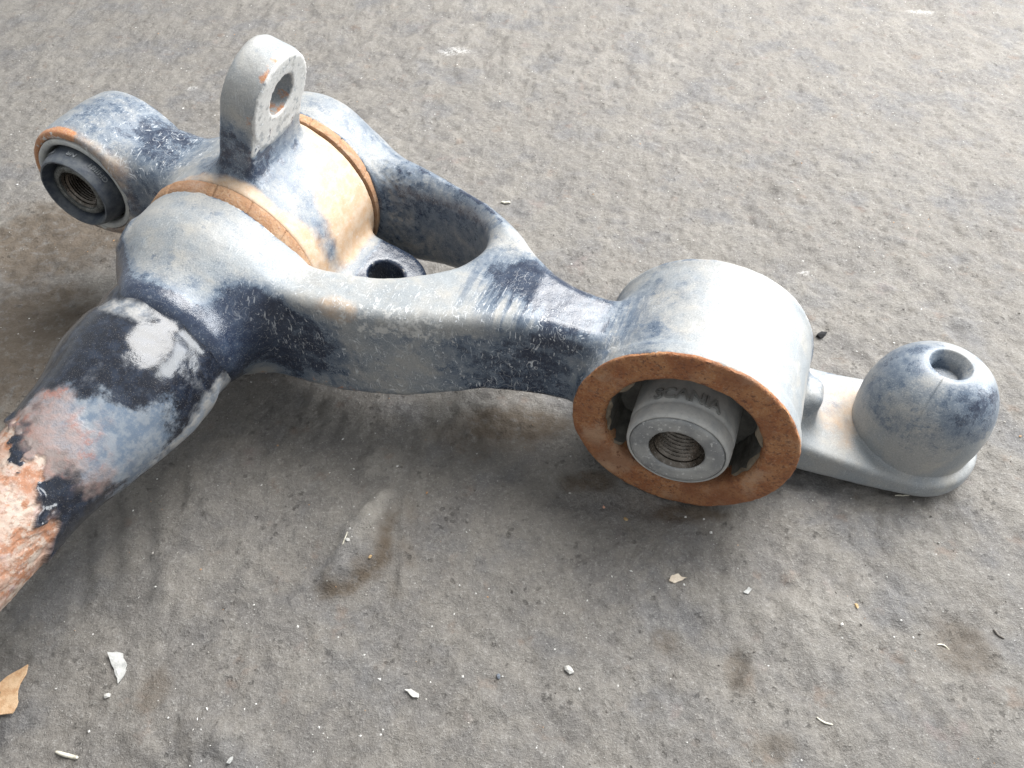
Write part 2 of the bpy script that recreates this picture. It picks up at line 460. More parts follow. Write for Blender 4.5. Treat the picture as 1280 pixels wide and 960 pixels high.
M_CAST = casting_material()
M_TUBE = tube_material()
M_RUST = rust_material('rusted_bushing_face', (0.29, 0.115, 0.050), (0.38, 0.185, 0.085), (0.12, 0.056, 0.040), (0.42, 0.275, 0.18))
M_SEAL = rust_material('clay_coated_seal', (0.36, 0.205, 0.110), (0.43, 0.285, 0.175), (0.22, 0.105, 0.06), (0.42, 0.34, 0.29), 1.0)
M_RUBBER = worn_material('dusty_grey_rubber', (0.31, 0.315, 0.31), (0.40, 0.395, 0.375), (0.16, 0.16, 0.155), 0.6, 0, 0.2, 0.35)
M_LIP = worn_material('dry_rubber_lip', (0.13, 0.105, 0.075), (0.22, 0.18, 0.13), (0.08, 0.06, 0.04), 0.7, 0, 0.5, 0.5)
M_VOID = worn_material('black_rubber_core', (0.085, 0.083, 0.075), (0.16, 0.155, 0.14), (0.22, 0.21, 0.19), 0.55, 0, 0.4, 0.3)
M_STEEL = worn_material('dull_grey_steel_face', (0.22, 0.225, 0.23), (0.36, 0.36, 0.35), (0.62, 0.62, 0.61), 0.5, 0.2, 0.7, 0.85, 0.55)
M_THREAD = worn_material('oily_thread', (0.07, 0.06, 0.05), (0.16, 0.14, 0.12), (0.45, 0.44, 0.43), 0.18, 0.85, 0.4, 0.4)
M_SHELL = worn_material('scuffed_grey_shell', (0.36, 0.37, 0.37), (0.50, 0.50, 0.47), (0.20, 0.18, 0.15), 0.55, 0.1, 0.4, 0.5)
M_DARKRUB = worn_material('dark_blue_grey_rubber', (0.045, 0.055, 0.075), (0.11, 0.12, 0.13), (0.24, 0.25, 0.26), 0.42, 0, 0.25, 0.3)
M_PRINT = worn_material('pale_rubbed_lettering', (0.20, 0.215, 0.23), (0.30, 0.315, 0.33), (0.12, 0.12, 0.12), 0.7)
M_FLOOR = floor_material()

# ------------------------------------------------------------------ floor
def floor_z(x, y, small=True):
    x = np.asarray(x, float); y = np.asarray(y, float)
    p = np.stack([x, y, 0 * x + 0.3], -1).reshape(-1, 3)
    z = 0.0022 * fbm(p, 9, 3, 0.5, 1) + 0.0042 * fbm(p, 30, 4, 0.55, 2) * (0.45 + 0.9 * sstep(-0.25, 0.35, fbm(p, 5, 2, 0.5, 6)))
    if small:
        r = fbm(p, 105, 3, 0.6, 3)
        z += 0.0024 * r + 0.0016 * (0.3 - np.abs(fbm(p, 62, 3, 0.6, 14))) + 0.0007 * (0.25 - np.abs(fbm(p, 150, 2, 0.6, 15))) + 0.0007 * np.minimum(fbm(p, 60, 2, 0.5, 4) + 0.15, 0) * 2
    z = z.reshape(x.shape)
    # smeared lumps of hardened mud, the longest one in front of the arm
    for cx, cy, a, lx, ly, hh in LUMPS:
        dx, dy = x - cx, y - cy
        s, c_ = math.sin(a), math.cos(a)
        p1, p2 = dx * c_ + dy * s, -dx * s + dy * c_
        g = np.exp(-(p1 / lx) ** 2 - (p2 / ly) ** 2 - 0.6 * (p1 / lx) * (p2 / ly))
        z = z + hh * g * (0.75 + 0.5 * fbm(np.stack([x, y, 0 * x], -1).reshape(-1, 3), 90, 2, 0.5, 5).reshape(x.shape))
    # hardened smears of mud with a broken edge
    for poly_, hh, soft in MOUNDS:
        near = (x > poly_[:, 0].min() - 0.03) & (x < poly_[:, 0].max() + 0.03) & (y > poly_[:, 1].min() - 0.03) & (y < poly_[:, 1].max() + 0.03)
        if near.any():
            xn, yn = x[near], y[near]
            q = np.stack([xn, yn, 0 * xn], -1)
            sd = poly_sdf(xn, yn, poly_) + 0.004 * fbm(q, 75, 4, 0.6, 16)
            z = z.copy(); z[near] += hh * (1 - sstep(-soft, 0.001, sd)) * (0.8 + 0.5 * fbm(q, 60, 3, 0.6, 17))
    # chipped hollows: a sloping flank ending at a steep broken wall
    for ax_, ay_, bx_, by_, depth, back in HOLLOWS:
        ex, ey = bx_ - ax_, by_ - ay_; L = math.hypot(ex, ey); ex, ey = ex / L, ey / L
        q = np.stack([x, y, 0 * x], -1).reshape(-1, 3)
        wob_ = 0.0035 * fbm(q, 70, 3, 0.6, 13).reshape(x.shape)
        tt = ((x - ax_) * ex + (y - ay_) * ey) / L
        nn = -(x - ax_) * ey + (y - ay_) * ex + wob_
        prof_ = sstep(-0.0015, 0.0025, nn) * (1 - sstep(0.0, back, nn)) 
        z = z - depth * prof_ * sstep(-0.12, 0.22, tt) * (1 - sstep(0.8, 1.12, tt)) + 0.25 * depth * np.exp(-((nn + 0.003) / 0.003) ** 2) * sstep(-0.1, 0.2, tt) * (1 - sstep(0.8, 1.1, tt))
    return z - 0.0006

def ground_pt(px, py):
    """where on the floor (z = 0) a spot of the 1280 x 960 photograph lies"""
    c, s = math.cos(PITCH), math.sin(PITCH)
    a, b = (px - 640) / F_PX, (py - 480) / F_PX
    dx, dy, dz = a, c - b * s, -s - b * c
    t = -CAM_H / dz
    return dx * t, dy * t
LUMPS = []
for px, py, ang, lx, ly, hh in [(470, 680, 1.0, 0.05, 0.03, 0.0015),
                                (255, 920, 0.2, 0.022, 0.016, 0.003), (1200, 805, 1.2, 0.02, 0.012, -0.003), (930, 840, 1.4, 0.016, 0.007, -0.0022),
                                (720, 800, 0.4, 0.03, 0.02, 0.0022), (600, 850, 2.1, 0.03, 0.02, 0.002), (1030, 760, 0.7, 0.04, 0.02, 0.002), (640, 640, 0.2, 0.04, 0.02, 0.002)]:
    gx, gy = ground_pt(px, py); LUMPS.append((gx, gy, ang, lx, ly, hh))

HOLLOWS = []
MOUNDS = []
for pix, hh, soft in [([(386, 750), (440, 738), (482, 702), (490, 660), (500, 615), (470, 606), (440, 640), (408, 692)], 0.0080, 0.011),
                      ([(448, 606), (505, 604), (512, 566), (470, 556), (440, 576)], 0.0040, 0.008), ([(496, 740), (508, 740), (512, 620), (500, 620)], 0.0035, 0.004),
                      ([(215, 945), (280, 955), (320, 915), (270, 885), (222, 905)], 0.0035, 0.010), ([(1090, 700), (1170, 720), (1190, 670), (1120, 650)], 0.002, 0.012),
                      ([(640, 660), (720, 680), (760, 640), (690, 620)], 0.0022, 0.012), ([(560, 900), (660, 920), (700, 870), (600, 850)], 0.0025, 0.012)]:
    MOUNDS.append((np.array([ground_pt(*p_) for p_ in pix]), hh, soft))
for pa, pb, depth, back in [((915, 872), (938, 820), 0.003, 0.014), ((1178, 826), (1226, 784), 0.003, 0.016),
                            ((560, 800), (640, 770), 0.002, 0.02), ((690, 720), (760, 690), 0.0018, 0.02), ((1010, 660), (1080, 640), 0.002, 0.02), ((230, 640), (240, 560), 0.0018, 0.014)]:
    ga, gb = ground_pt(*pa), ground_pt(*pb)
    HOLLOWS.append((*ga, *gb, depth, back))

def axis_coords(lo, hi, d0, far_lo, far_hi):
    core = np.arange(lo, hi + d0 / 2, d0)
    def run(edge, end, sgn):
        out, x, d = [], edge, d0
        while sgn * (end - x) > 0:
            d *= (1.012 if d < 0.0045 else 1.12); x += sgn * d; out.append(x)
        return out
    return np.array(run(core[0], far_lo, -1)[::-1] + list(core) + run(core[-1], far_hi, 1))
xs = axis_coords(-0.52, 0.50, 0.0019, -4, 4)
ys = axis_coords(0.03, 0.74, 0.0019, -3, 5)
X, Y = np.meshgrid(xs, ys, indexing='ij')
Z = floor_z(X, Y)
P2 = np.stack([X, Y, 0 * X], -1).reshape(-1, 3)
pit = sstep(0.32, 0.55, fbm(P2, 75, 3, 0.6, 8))
pit *= sstep(0.0, 0.3, fbm(P2, 7, 2, 0.5, 9))
lump = sstep(-0.25, 0.45, fbm(P2 + np.array([0, 0, 0.3]), 30, 4, 0.55, 2) + 0.5 * fbm(P2, 11, 3, 0.5, 12)); streak = np.zeros(len(P2)); scuff = np.zeros(len(P2)); stain = np.zeros(len(P2))
xf, yf = P2[:, 0], P2[:, 1]
for (pa, pb, wd) in [((150, 590), (148, 800), 0.004), ((187, 590), (192, 800), 0.0045), ((118, 640), (100, 780), 0.003)]:
    a = np.array(ground_pt(*pa)); b = np.array(ground_pt(*pb)); e = b - a
    t = np.clip(((xf - a[0]) * e[0] + (yf - a[1]) * e[1]) / (e @ e), -0.1, 1.1)
    dd = np.hypot(xf - a[0] - e[0] * t, yf - a[1] - e[1] * t)
    streak = np.maximum(streak, np.exp(-(dd / wd) ** 2) * sstep(-0.1, 0.3, t) * (1 - sstep(0.7, 1.1, t)))
def blob(px, py, rx, ry, ang=0.0):
    gx, gy = ground_pt(px, py); c_, s_ = math.cos(ang), math.sin(ang)
    dx, dy = xf - gx, yf - gy
    r = np.sqrt(((dx * c_ + dy * s_) / rx) ** 2 + ((-dx * s_ + dy * c_) / ry) ** 2)
    return 1 - sstep(0.45, 1.0, r + 0.5 * fbm(P2, 55, 4, 0.6, px * 0.01))
for b_ in [(570, 64, 0.028, 0.012), (1005, 340, 0.006, 0.004), (240, 110, 0.008, 0.006), (1150, 15, 0.02, 0.008)]:
    scuff = np.maximum(scuff, 0.5 * blob(*b_))
for b_ in [(1200, 805, 0.02, 0.022), (925, 838, 0.011, 0.014), (190, 865, 0.012, 0.014), (970, 935, 0.014, 0.010), (600, 545, 0.05, 0.02), (460, 715, 0.014, 0.010), (830, 800, 0.01, 0.01)]:  # brown stains, plus shade painted under the arm and on the mound's dark side
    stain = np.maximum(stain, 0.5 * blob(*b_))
def around(k_):
    poly_ = MOUNDS[k_][0]; out_ = np.full(len(xf), 1.0)
    near = (np.abs(xf - poly_[:, 0].mean()) < 0.10) & (np.abs(yf - poly_[:, 1].mean()) < 0.10)
    out_[near] = poly_sdf(xf[near], yf[near], poly_) + 0.005 * fbm(P2[near], 70, 4, 0.6, 13)
    return out_
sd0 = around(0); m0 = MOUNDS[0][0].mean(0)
shade_side0 = sstep(-0.004, 0.010, (xf - m0[0]) * 0.80 - (yf - m0[1]) * 0.60)
sand = np.maximum(1.0 * (1 - sstep(-0.010, -0.001, sd0)) * (1 - 0.8 * shade_side0), 0.75 * (1 - sstep(-0.008, 0.001, around(1))))  # pale sand; brightness of the mound's lit flank is painted in with it
stain = np.maximum(stain, 0.95 * shade_side0 * np.exp(-((sd0 + 0.0025) / 0.0050) ** 2) * sstep(-0.55, 0.1, fbm(P2, 80, 3, 0.6, 18)))  # brown band that paints the mound's shaded lower-right wall
stain = np.maximum(stain, 0.4 * np.exp(-((around(2) + 0.000) / 0.004) ** 2) * sstep(-0.3, 0.3, fbm(P2, 60, 3, 0.6, 19)))
sand = np.maximum(sand, 0.5 * sstep(0.18, 0.42, fbm(P2, 16, 4, 0.6, 88)))
for b_ in [(20, 430, 0.07, 0.10), (60, 300, 0.08, 0.07), (110, 300, 0.05, 0.04), (640, 530, 0.05, 0.02), (735, 600, 0.022, 0.012), (860, 640, 0.03, 0.008)]:  # darker floor left of tube; shade painted under arm, dirt and shade by ring
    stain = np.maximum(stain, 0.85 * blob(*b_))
nI, nJ = X.shape
ii = np.arange(nI - 1)[:, None]; jj = np.arange(nJ - 1)[None]
fq = np.stack([ii * nJ + jj, (ii + 1) * nJ + jj, (ii + 1) * nJ + jj + 1, ii * nJ + jj + 1], -1).reshape(-1, 4)
fv = np.stack([X, Y, Z], -1).reshape(-1, 3)
fv[:, 2] -= 0.0012 * streak
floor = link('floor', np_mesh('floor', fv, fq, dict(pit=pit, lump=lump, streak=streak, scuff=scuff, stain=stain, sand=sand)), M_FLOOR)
floor['kind'] = 'structure'

# ------------------------------------------------------------------ the suspension arm: one thing, built in its own axes
# u along the lever (right), v along the pivot axes (away from the camera), w up
root = bpy.data.objects.new('suspension_arm', None)
rx_, ry_ = arm_to_world(OU, OV)
root.location = (rx_, ry_, 0); root.rotation_euler = (0, 0, -AZ)
root.empty_display_size = 0.05
scene.collection.objects.link(root)
tag(root, 'dusty dark blue cast suspension arm with rusty bushing eye and peeling rusted tube', 'suspension arm')

EU, EW, ER = -0.0025, 0.0622, 0.0620        # big eye
PU, PW = -0.2992, 0.080                      # pivot of the knuckle
LU, LW = -0.4174, 0.1019                     # small eye on the knuckle
V1, V2 = 0.3026, 0.3826                      # the knuckle sits between these
VC = (V1 + V2) / 2
DU, DV = 0.131, 0.366                        # domed socket

def grid(lo, hi, h):
    ax = [np.arange(a, b, h, dtype=np.float32) for a, b in zip(lo, hi)]
    return ax, np.meshgrid(*ax, indexing='ij', sparse=True)

def cyl_v(u, v, w, cu, cw, r, va, vb, rd=0.002):
    q1 = np.sqrt((u - cu) ** 2 + (w - cw) ** 2) - r + rd
    q2 = np.abs(v - (va + vb) / 2) - (vb - va) / 2 + rd
    return np.minimum(np.maximum(q1, q2), 0) + np.sqrt(np.maximum(q1, 0) ** 2 + np.maximum(q2, 0) ** 2) - rd

def rbox(u, v, w, c, hf, rd):
    q = [np.abs(x - c_) - h_ + rd for x, c_, h_ in zip((u, v, w), c, hf)]
    return np.minimum(np.maximum(np.maximum(q[0], q[1]), q[2]), 0) + np.sqrt(sum(np.maximum(t, 0) ** 2 for t in q)) - rd

# --- cast arm: forked yoke, neck, eye housing and foot plate
hS = 0.0013
(lo_ax, (u, v, w)) = grid((-0.372, 0.208, -0.004), (0.19, 0.452, 0.146), hS)
u2, v2 = np.meshgrid(lo_ax[0], lo_ax[1], indexing='ij')
outer = catmull([(-0.315, 0.262), (-0.27, 0.2615), (-0.23, 0.2625), (-0.17, 0.268), (-0.12, 0.279), (-0.085, 0.286), (-0.055, 0.288), (-0.02, 0.288),
                 (-0.02, 0.338), (-0.055, 0.330), (-0.085, 0.331), (-0.107, 0.345), (-0.1325, 0.373), (-0.162, 0.395), (-0.20, 0.414), (-0.25, 0.4275), (-0.29, 0.431), (-0.315, 0.430),
                 (-0.318, 0.41), (-0.318, 0.28)], 5)
slot = catmull([(-0.36, 0.2936), (-0.30, 0.2934), (-0.245, 0.2936), (-0.21, 0.297), (-0.178, 0.307), (-0.155, 0.323), (-0.146, 0.345), (-0.153, 0.367),
                (-0.175, 0.384), (-0.205, 0.3915), (-0.245, 0.3920), (-0.30, 0.3918), (-0.36, 0.3918), (-0.40, 0.345)], 5)
plan = np.maximum(poly_sdf(u2, v2, outer), -poly_sdf(u2, v2, slot)).astype(np.float32)
uu = lo_ax[0]
top = np.interp(uu, [-0.37, -0.31, -0.26, -0.23, -0.19, -0.14, -0.10, -0.06, -0.02], [0.10, 0.108, 0.108, 0.105, 0.1035, 0.106, 0.109, 0.104, 0.100])
bot = np.interp(uu, [-0.37, -0.31, -0.26, -0.215, -0.17, -0.12, -0.07, -0.02], [0.05, 0.038, 0.029, 0.0265, 0.0335, 0.0480, 0.0475, 0.044])
wc = ((top + bot) / 2)[:, None, None].astype(np.float32); wh = ((top - bot) / 2)[:, None, None].astype(np.float32)
rr = np.interp(lo_ax[1], [0.26, 0.30, 0.34, 0.40, 0.44], [0.007, 0.009, 0.011, 0.017, 0.018])[None, :, None].astype(np.float32)
q1 = plan[:, :, None] + rr; q2 = np.abs(w - wc) - wh + rr
limb = np.minimum(np.maximum(q1, q2), 0) + np.sqrt(np.maximum(q1, 0) ** 2 + np.maximum(q2, 0) ** 2) - rr
front_cheek = np.maximum(cyl_v(u, v, w, PU, PW, 0.0574, 0.2475, 0.3400, 0.0290), v - 0.2936)
rear_cheek = np.maximum(cyl_v(u, v, w, PU, PW, 0.0574, 0.345, 0.436, 0.0240), 0.3916 - v)
f = smin(limb, front_cheek, 0.016)
f = smin(f, rear_cheek, 0.016)
# lumpy shoulder that carries the tube, its front rim running obliquely
vs_ = v - 0.030 * sstep(0.0, 0.045, (-0.300 - lo_ax[0]))[:, None, None].astype(np.float32) - 0.012 * sstep(0.0, 0.05, (0.085 - lo_ax[2]))[None, None, :].astype(np.float32)
shoulder = cyl_v(u, vs_, w, -0.2965, 0.0800, 0.0437, 0.2150, 0.30, 0.0130)
f = smin(f, np.maximum(shoulder, v - 0.2936), 0.020)
# a soft swage running along the rear limb
f = f + 0.0012 * np.exp(-(((u + 0.262) / 0.018) ** 2 + ((v - 0.425) / 0.012) ** 2 + ((w - 0.118) / 0.02) ** 2))
rad = np.sqrt((u - EU) ** 2 + (w - EW) ** 2)
er = (0.0603 + 0.0015 * (1 - sstep(0.284, 0.2885, lo_ax[1])) + 0.0007 * sstep(0.350, 0.354, lo_ax[1]))[None, :, None].astype(np.float32)
qe1 = rad - er + 0.002; qe2 = np.abs(v - 0.3163) - 0.0405 + 0.002
eye = np.minimum(np.maximum(qe1, qe2), 0) + np.sqrt(np.maximum(qe1, 0) ** 2 + np.maximum(qe2, 0) ** 2) - 0.002
f = smin(f, eye, 0.011)
# foot plate under the dome and the stub beside the eye
tpl = np.clip(((u - 0.035) * (DU - 0.035) + (v - 0.349) * (DV - 0.349)) / ((DU - 0.035) ** 2 + (DV - 0.349) ** 2), 0, 1)
pd = np.sqrt((u - 0.035 - (DU - 0.035) * tpl) ** 2 + (v - 0.349 - (DV - 0.349) * tpl) ** 2) - (0.0335 + 0.0075 * tpl)
qp1 = pd + 0.004; qp2 = np.abs(w - (0.0100 + 0.012 * (1 - tpl) ** 2 + 0.004 * (1 - tpl))) - 0.0070 - 0.006 * (1 - tpl) + 0.004
plate = np.minimum(np.maximum(qp1, qp2), 0) + np.sqrt(np.maximum(qp1, 0) ** 2 + np.maximum(qp2, 0) ** 2) - 0.004
seat = np.maximum(np.sqrt((u - DU) ** 2 + (v - DV) ** 2) - 0.0345, np.abs(w - 0.014) - 0.008)
plate = smin(plate, seat, 0.005)
f = smin(f, plate, 0.028)
stub = rbox(u, v, w, (0.0590, 0.3440, 0.036), (0.0120, 0.0110, 0.0215), 0.0075)
f = smin(f, stub, 0.009)
f = np.maximum(f, -(rad - 0.0535 + 0 * v))
f = np.maximum(f, -(np.sqrt((u - PU) ** 2 + (w - PW) ** 2 + 0 * v) - 0.0595 + 0 * u) if False else f)
# nick in the rear rim of the eye
f = smax(f, -(np.sqrt((u - 0.004) ** 2 + (v - 0.360) ** 2 + (w - 0.124) ** 2) - 0.0042), 0.001)
av, aq = surface_nets(f, (lo_ax[0][0], lo_ax[1][0], lo_ax[2][0]), hS)
del f, shoulder, vs_, limb, front_cheek, rear_cheek, eye, plate, stub, q1, q2, pd
an = vert_normals(av, aq)
wob = 0.0007 * fbm(av, 30, 2, 0.5, 21) + 0.00035 * fbm(av, 130, 3, 0.6, 22)
rough_face = np.exp(-(((av[:, 0] + 0.232) / 0.018) ** 2)) * sstep(0.388, 0.392, av[:, 1]) * (1 - sstep(0.402, 0.408, av[:, 1]))
wob += rough_face * 0.0012 * fbm(av, 330, 2, 0.6, 23)
nearface = (av[:, 1] < 0.2765) & (np.hypot(av[:, 0] - EU, av[:, 2] - EW) < 0.0625)
wob[nearface] = 0
plug = np.sqrt((((av - np.array([-0.333, 0.268, 0.112])) * np.array([1, 1, 1])) ** 2).sum(1))
wob += 0.0011 * np.exp(-((plug - 0.0125) / 0.0018) ** 2) + 0.0005 * (1 - sstep(0.009, 0.0125, plug))
av = av + an * wob[:, None]

def spot(p, c, r, soft=0.5):
    d = np.sqrt((((p - np.asarray(c)) / np.asarray(r)) ** 2).sum(1))
    return 1 - sstep(1 - soft, 1 + soft, d)

def arm_masks(p, n):
    N1 = fbm(p, 26, 4, 0.55, 31); N2 = fbm(p, 70, 3, 0.6, 32)
    dust = 0.50 + 0.18 * sstep(0.15, 0.85, n[:, 2]) + 0.26 * N1
    dust += 0.04 * spot(p, (-0.30, 0.275, 0.125), (0.06, 0.04, 0.03)) + 0.30 * spot(p, (-0.19, 0.29, 0.105), (0.09, 0.03, 0.012))
    dust += 0.45 * spot(p, (0.02, 0.315, 0.11), (0.045, 0.05, 0.05)) + 0.35 * spot(p, (0.12, 0.33, 0.01), (0.09, 0.03, 0.03))
    dust += 0.30 * spot(p, (0.065, 0.30, 0.06), (0.03, 0.05, 0.05))
    dust -= 0.45 * spot(p, (-0.105, 0.318, 0.108), (0.028, 0.018, 0.02)) + 0.35 * spot(p, (-0.075, 0.305, 0.105), (0.022, 0.03, 0.015))
    dust -= 0.38 * spot(p, (-0.105, 0.28, 0.065), (0.04, 0.02, 0.035)) + 0.45 * spot(p, (-0.235, 0.258, 0.07), (0.03, 0.02, 0.03))
    dust -= 0.30 * spot(p, (-0.17, 0.40, 0.10), (0.07, 0.03, 0.03)) + 0.25 * spot(p, (-0.02, 0.31, 0.115), (0.025, 0.03, 0.03))
    dust -= 0.35 * spot(p, (-0.332, 0.272, 0.11), (0.014, 0.012, 0.014)) + 0.25 * spot(p, (0.06, 0.345, 0.04), (0.016, 0.02, 0.03))
    rim = np.exp(-(((p[:, 1] - 0.030 * sstep(0.0, 0.045, -0.300 - p[:, 0]) - 0.012 * sstep(0.0, 0.05, 0.085 - p[:, 2])) - 0.222) / 0.010) ** 2)
    dust += 0.10 * sstep(0.35, 0.9, -n[:, 1]) * (p[:, 0] > -0.235)
    dust -= 1.3 * rim * (0.8 + 0.6 * N1) + 0.75 * spot(p, (-0.250, 0.243, 0.095), (0.018, 0.022, 0.022))
    dust += 0.35 * spot(p, (-0.262, 0.235, 0.045), (0.02, 0.03, 0.018))
    clay = 0.55 * spot(p, (-0.202, 0.263, 0.103), (0.014, 0.012, 0.012)) + 0.5 * spot(p, (0.085, 0.365, 0.02), (0.025, 0.035, 0.012))
    clay += 0.40 * sstep(0.352, 0.358, p[:, 1]) * (np.hypot(p[:, 0] - EU, p[:, 2] - EW) < 0.064)
    clay += 0.40 * (1 - sstep(0.276, 0.281, p[:, 1])) * (np.hypot(p[:, 0] - EU, p[:, 2] - EW) < 0.064)
    rust = 0.45 * (1 - sstep(0.035, 0.046, p[:, 2])) * (p[:, 0] < -0.06)
    rust = rust + 0.5 * (1 - sstep(0.277, 0.280, p[:, 1])) * (np.hypot(p[:, 0] - EU, p[:, 2] - EW) < 0.064)
    dust += 0.12 * spot(p, (-0.165, 0.266, 0.075), (0.07, 0.03, 0.035))
    scr = 0.12 + 0.95 * spot(p, (-0.15, 0.268, 0.085), (0.10, 0.03, 0.05)) + 0.35 * spot(p, (-0.09, 0.29, 0.08), (0.06, 0.05, 0.04)) + 0.2 * (N2 > 0.2)
    smear = 0.85 * spot(p, (-0.09, 0.31, 0.105), (0.05, 0.03, 0.012))
    return dict(dust=dust, clay=clay, rust=rust, scratch=np.clip(scr, 0, 1), smear=smear, pale=0.26 * spot(p, (-0.165, 0.268, 0.100), (0.09, 0.014, 0.012)) + 0.24 * spot(p, (-0.16, 0.266, 0.075), (0.07, 0.03, 0.03)) + 0.2 * spot(p, (0.02, 0.31, 0.11), (0.05, 0.05, 0.03)))
am = arm_masks(av, an)
def wear(m_, v_, q_, n_, seed):
    c_ = curvature(v_, q_, n_)
    nz = fbm(v_, 45, 4, 0.65, seed)
    m_['pale'] = m_['pale'] + 0.55 * sstep(0.35, 1.1, c_) * sstep(-0.25, 0.25, nz)
    m_['dust'] = m_['dust'] - 0.30 * sstep(0.3, 1.0, c_) * (nz < 0) + 0.25 * sstep(0.25, 1.0, -c_)
    m_['clay'] = m_['clay'] + 0.22 * sstep(0.3, 1.1, -c_) * sstep(-0.1, 0.3, nz)
    return m_
arm_part('cast_arm', av, aq, M_CAST, root, wear(am, av, aq, an, 301))

# --- knuckle between the fork's cheeks: hub, upright lug, low lug, small eye
(kx, (u, v, w)) = grid((-0.462, 0.296, 0.012), (-0.172, 0.390, 0.214), hS)
hub = cyl_v(u, v, w, PU, PW, 0.0582, 0.3034, 0.3818, 0.0015)
# upright lug: a rounded ear pierced along its thin side; the knuckle is turned a little towards the big eye
def ext(d2, t, tc, th, rd):
    p1 = d2 + rd; p2 = np.abs(t - tc) - th + rd
    return np.minimum(np.maximum(p1, p2), 0) + np.sqrt(np.maximum(p1, 0) ** 2 + np.maximum(p2, 0) ** 2) - rd
RH1, RH2 = math.radians(18.6), math.radians(16.4)
def lug_axes(u, w):
    return (u - PU) * math.sin(RH1) + (w - PW) * math.cos(RH1), (u - PU) * math.cos(RH1) - (w - PW) * math.sin(RH1)
def low_axes(u, w):
    return (u - PU) * math.cos(RH2) - (w - PW) * math.sin(RH2), (u - PU) * math.sin(RH2) + (w - PW) * math.cos(RH2)
ra, ta = lug_axes(u, w)
head = np.sqrt((v - VC) ** 2 + np.maximum(ra - 0.102, 0) ** 2) - 0.0290
lug = np.maximum(ext(head, ta + 0 * v, -0.0103, 0.0108, 0.0042), 0.02 - ra)
pad = ext(np.sqrt((v - VC) ** 2 + (ra - 0.1015) ** 2) - 0.0283, ta + 0 * v, -0.002, 0.0033, 0.0008)
lug = np.minimum(lug, pad)
kf = smin(hub, lug, 0.016)
# low lug, pierced along w
r2, n2 = low_axes(u, w)
h2 = np.sqrt((v - VC) ** 2 + np.maximum(r2 - 0.086, 0) ** 2) - 0.0290
low = np.maximum(ext(h2, n2 + 0 * v, -0.0055, 0.0125, 0.0045), 0.02 - r2)
kf = smin(kf, low, 0.010)
# link to the small eye
tl = np.clip(((u - LU) * (PU - LU) + (w - LW) * (PW - LW)) / ((PU - LU) ** 2 + (PW - LW) ** 2), 0, 1)
dl = np.sqrt((u - LU - (PU - LU) * tl) ** 2 + (w - LW - (PW - LW) * tl) ** 2) - (0.0350 - 0.0045 * np.sin(tl * np.pi) + 0.010 * tl)
armk = ext(dl + 0 * v, v + 0 * u, 0.3430 + 0.0 * w, 0.0280 + 0 * u, 0.017)
kf = smin(kf, armk, 0.012)
seye = cyl_v(u, v, w, LU, LW, 0.0382, 0.3150, 0.3722, 0.002)
kf = smin(kf, seye, 0.012)
kf = np.maximum(kf, -(np.sqrt((u - LU) ** 2 + (w - LW) ** 2) - 0.0336 + 0 * v))
hole1 = np.sqrt((v - VC) ** 2 + (ra - 0.1055) ** 2) - 0.0122
kf = smax(kf, -np.maximum(hole1, 0.085 - ra), 0.0012)
hole2 = np.sqrt((v - VC) ** 2 + (r2 - 0.086) ** 2) - 0.0119
kf = smax(kf, -np.maximum(hole2, 0.065 - r2), 0.0020)
kv, kq = surface_nets(kf, (kx[0][0], kx[1][0], kx[2][0]), hS)
del kf, hub, lug, low, armk, seye, pad, head, hole1, hole2
kn = vert_normals(kv, kq)
kv = kv + kn * (0.0006 * fbm(kv, 34, 2, 0.5, 41) + 0.0003 * fbm(kv, 140, 3, 0.6, 42))[:, None]
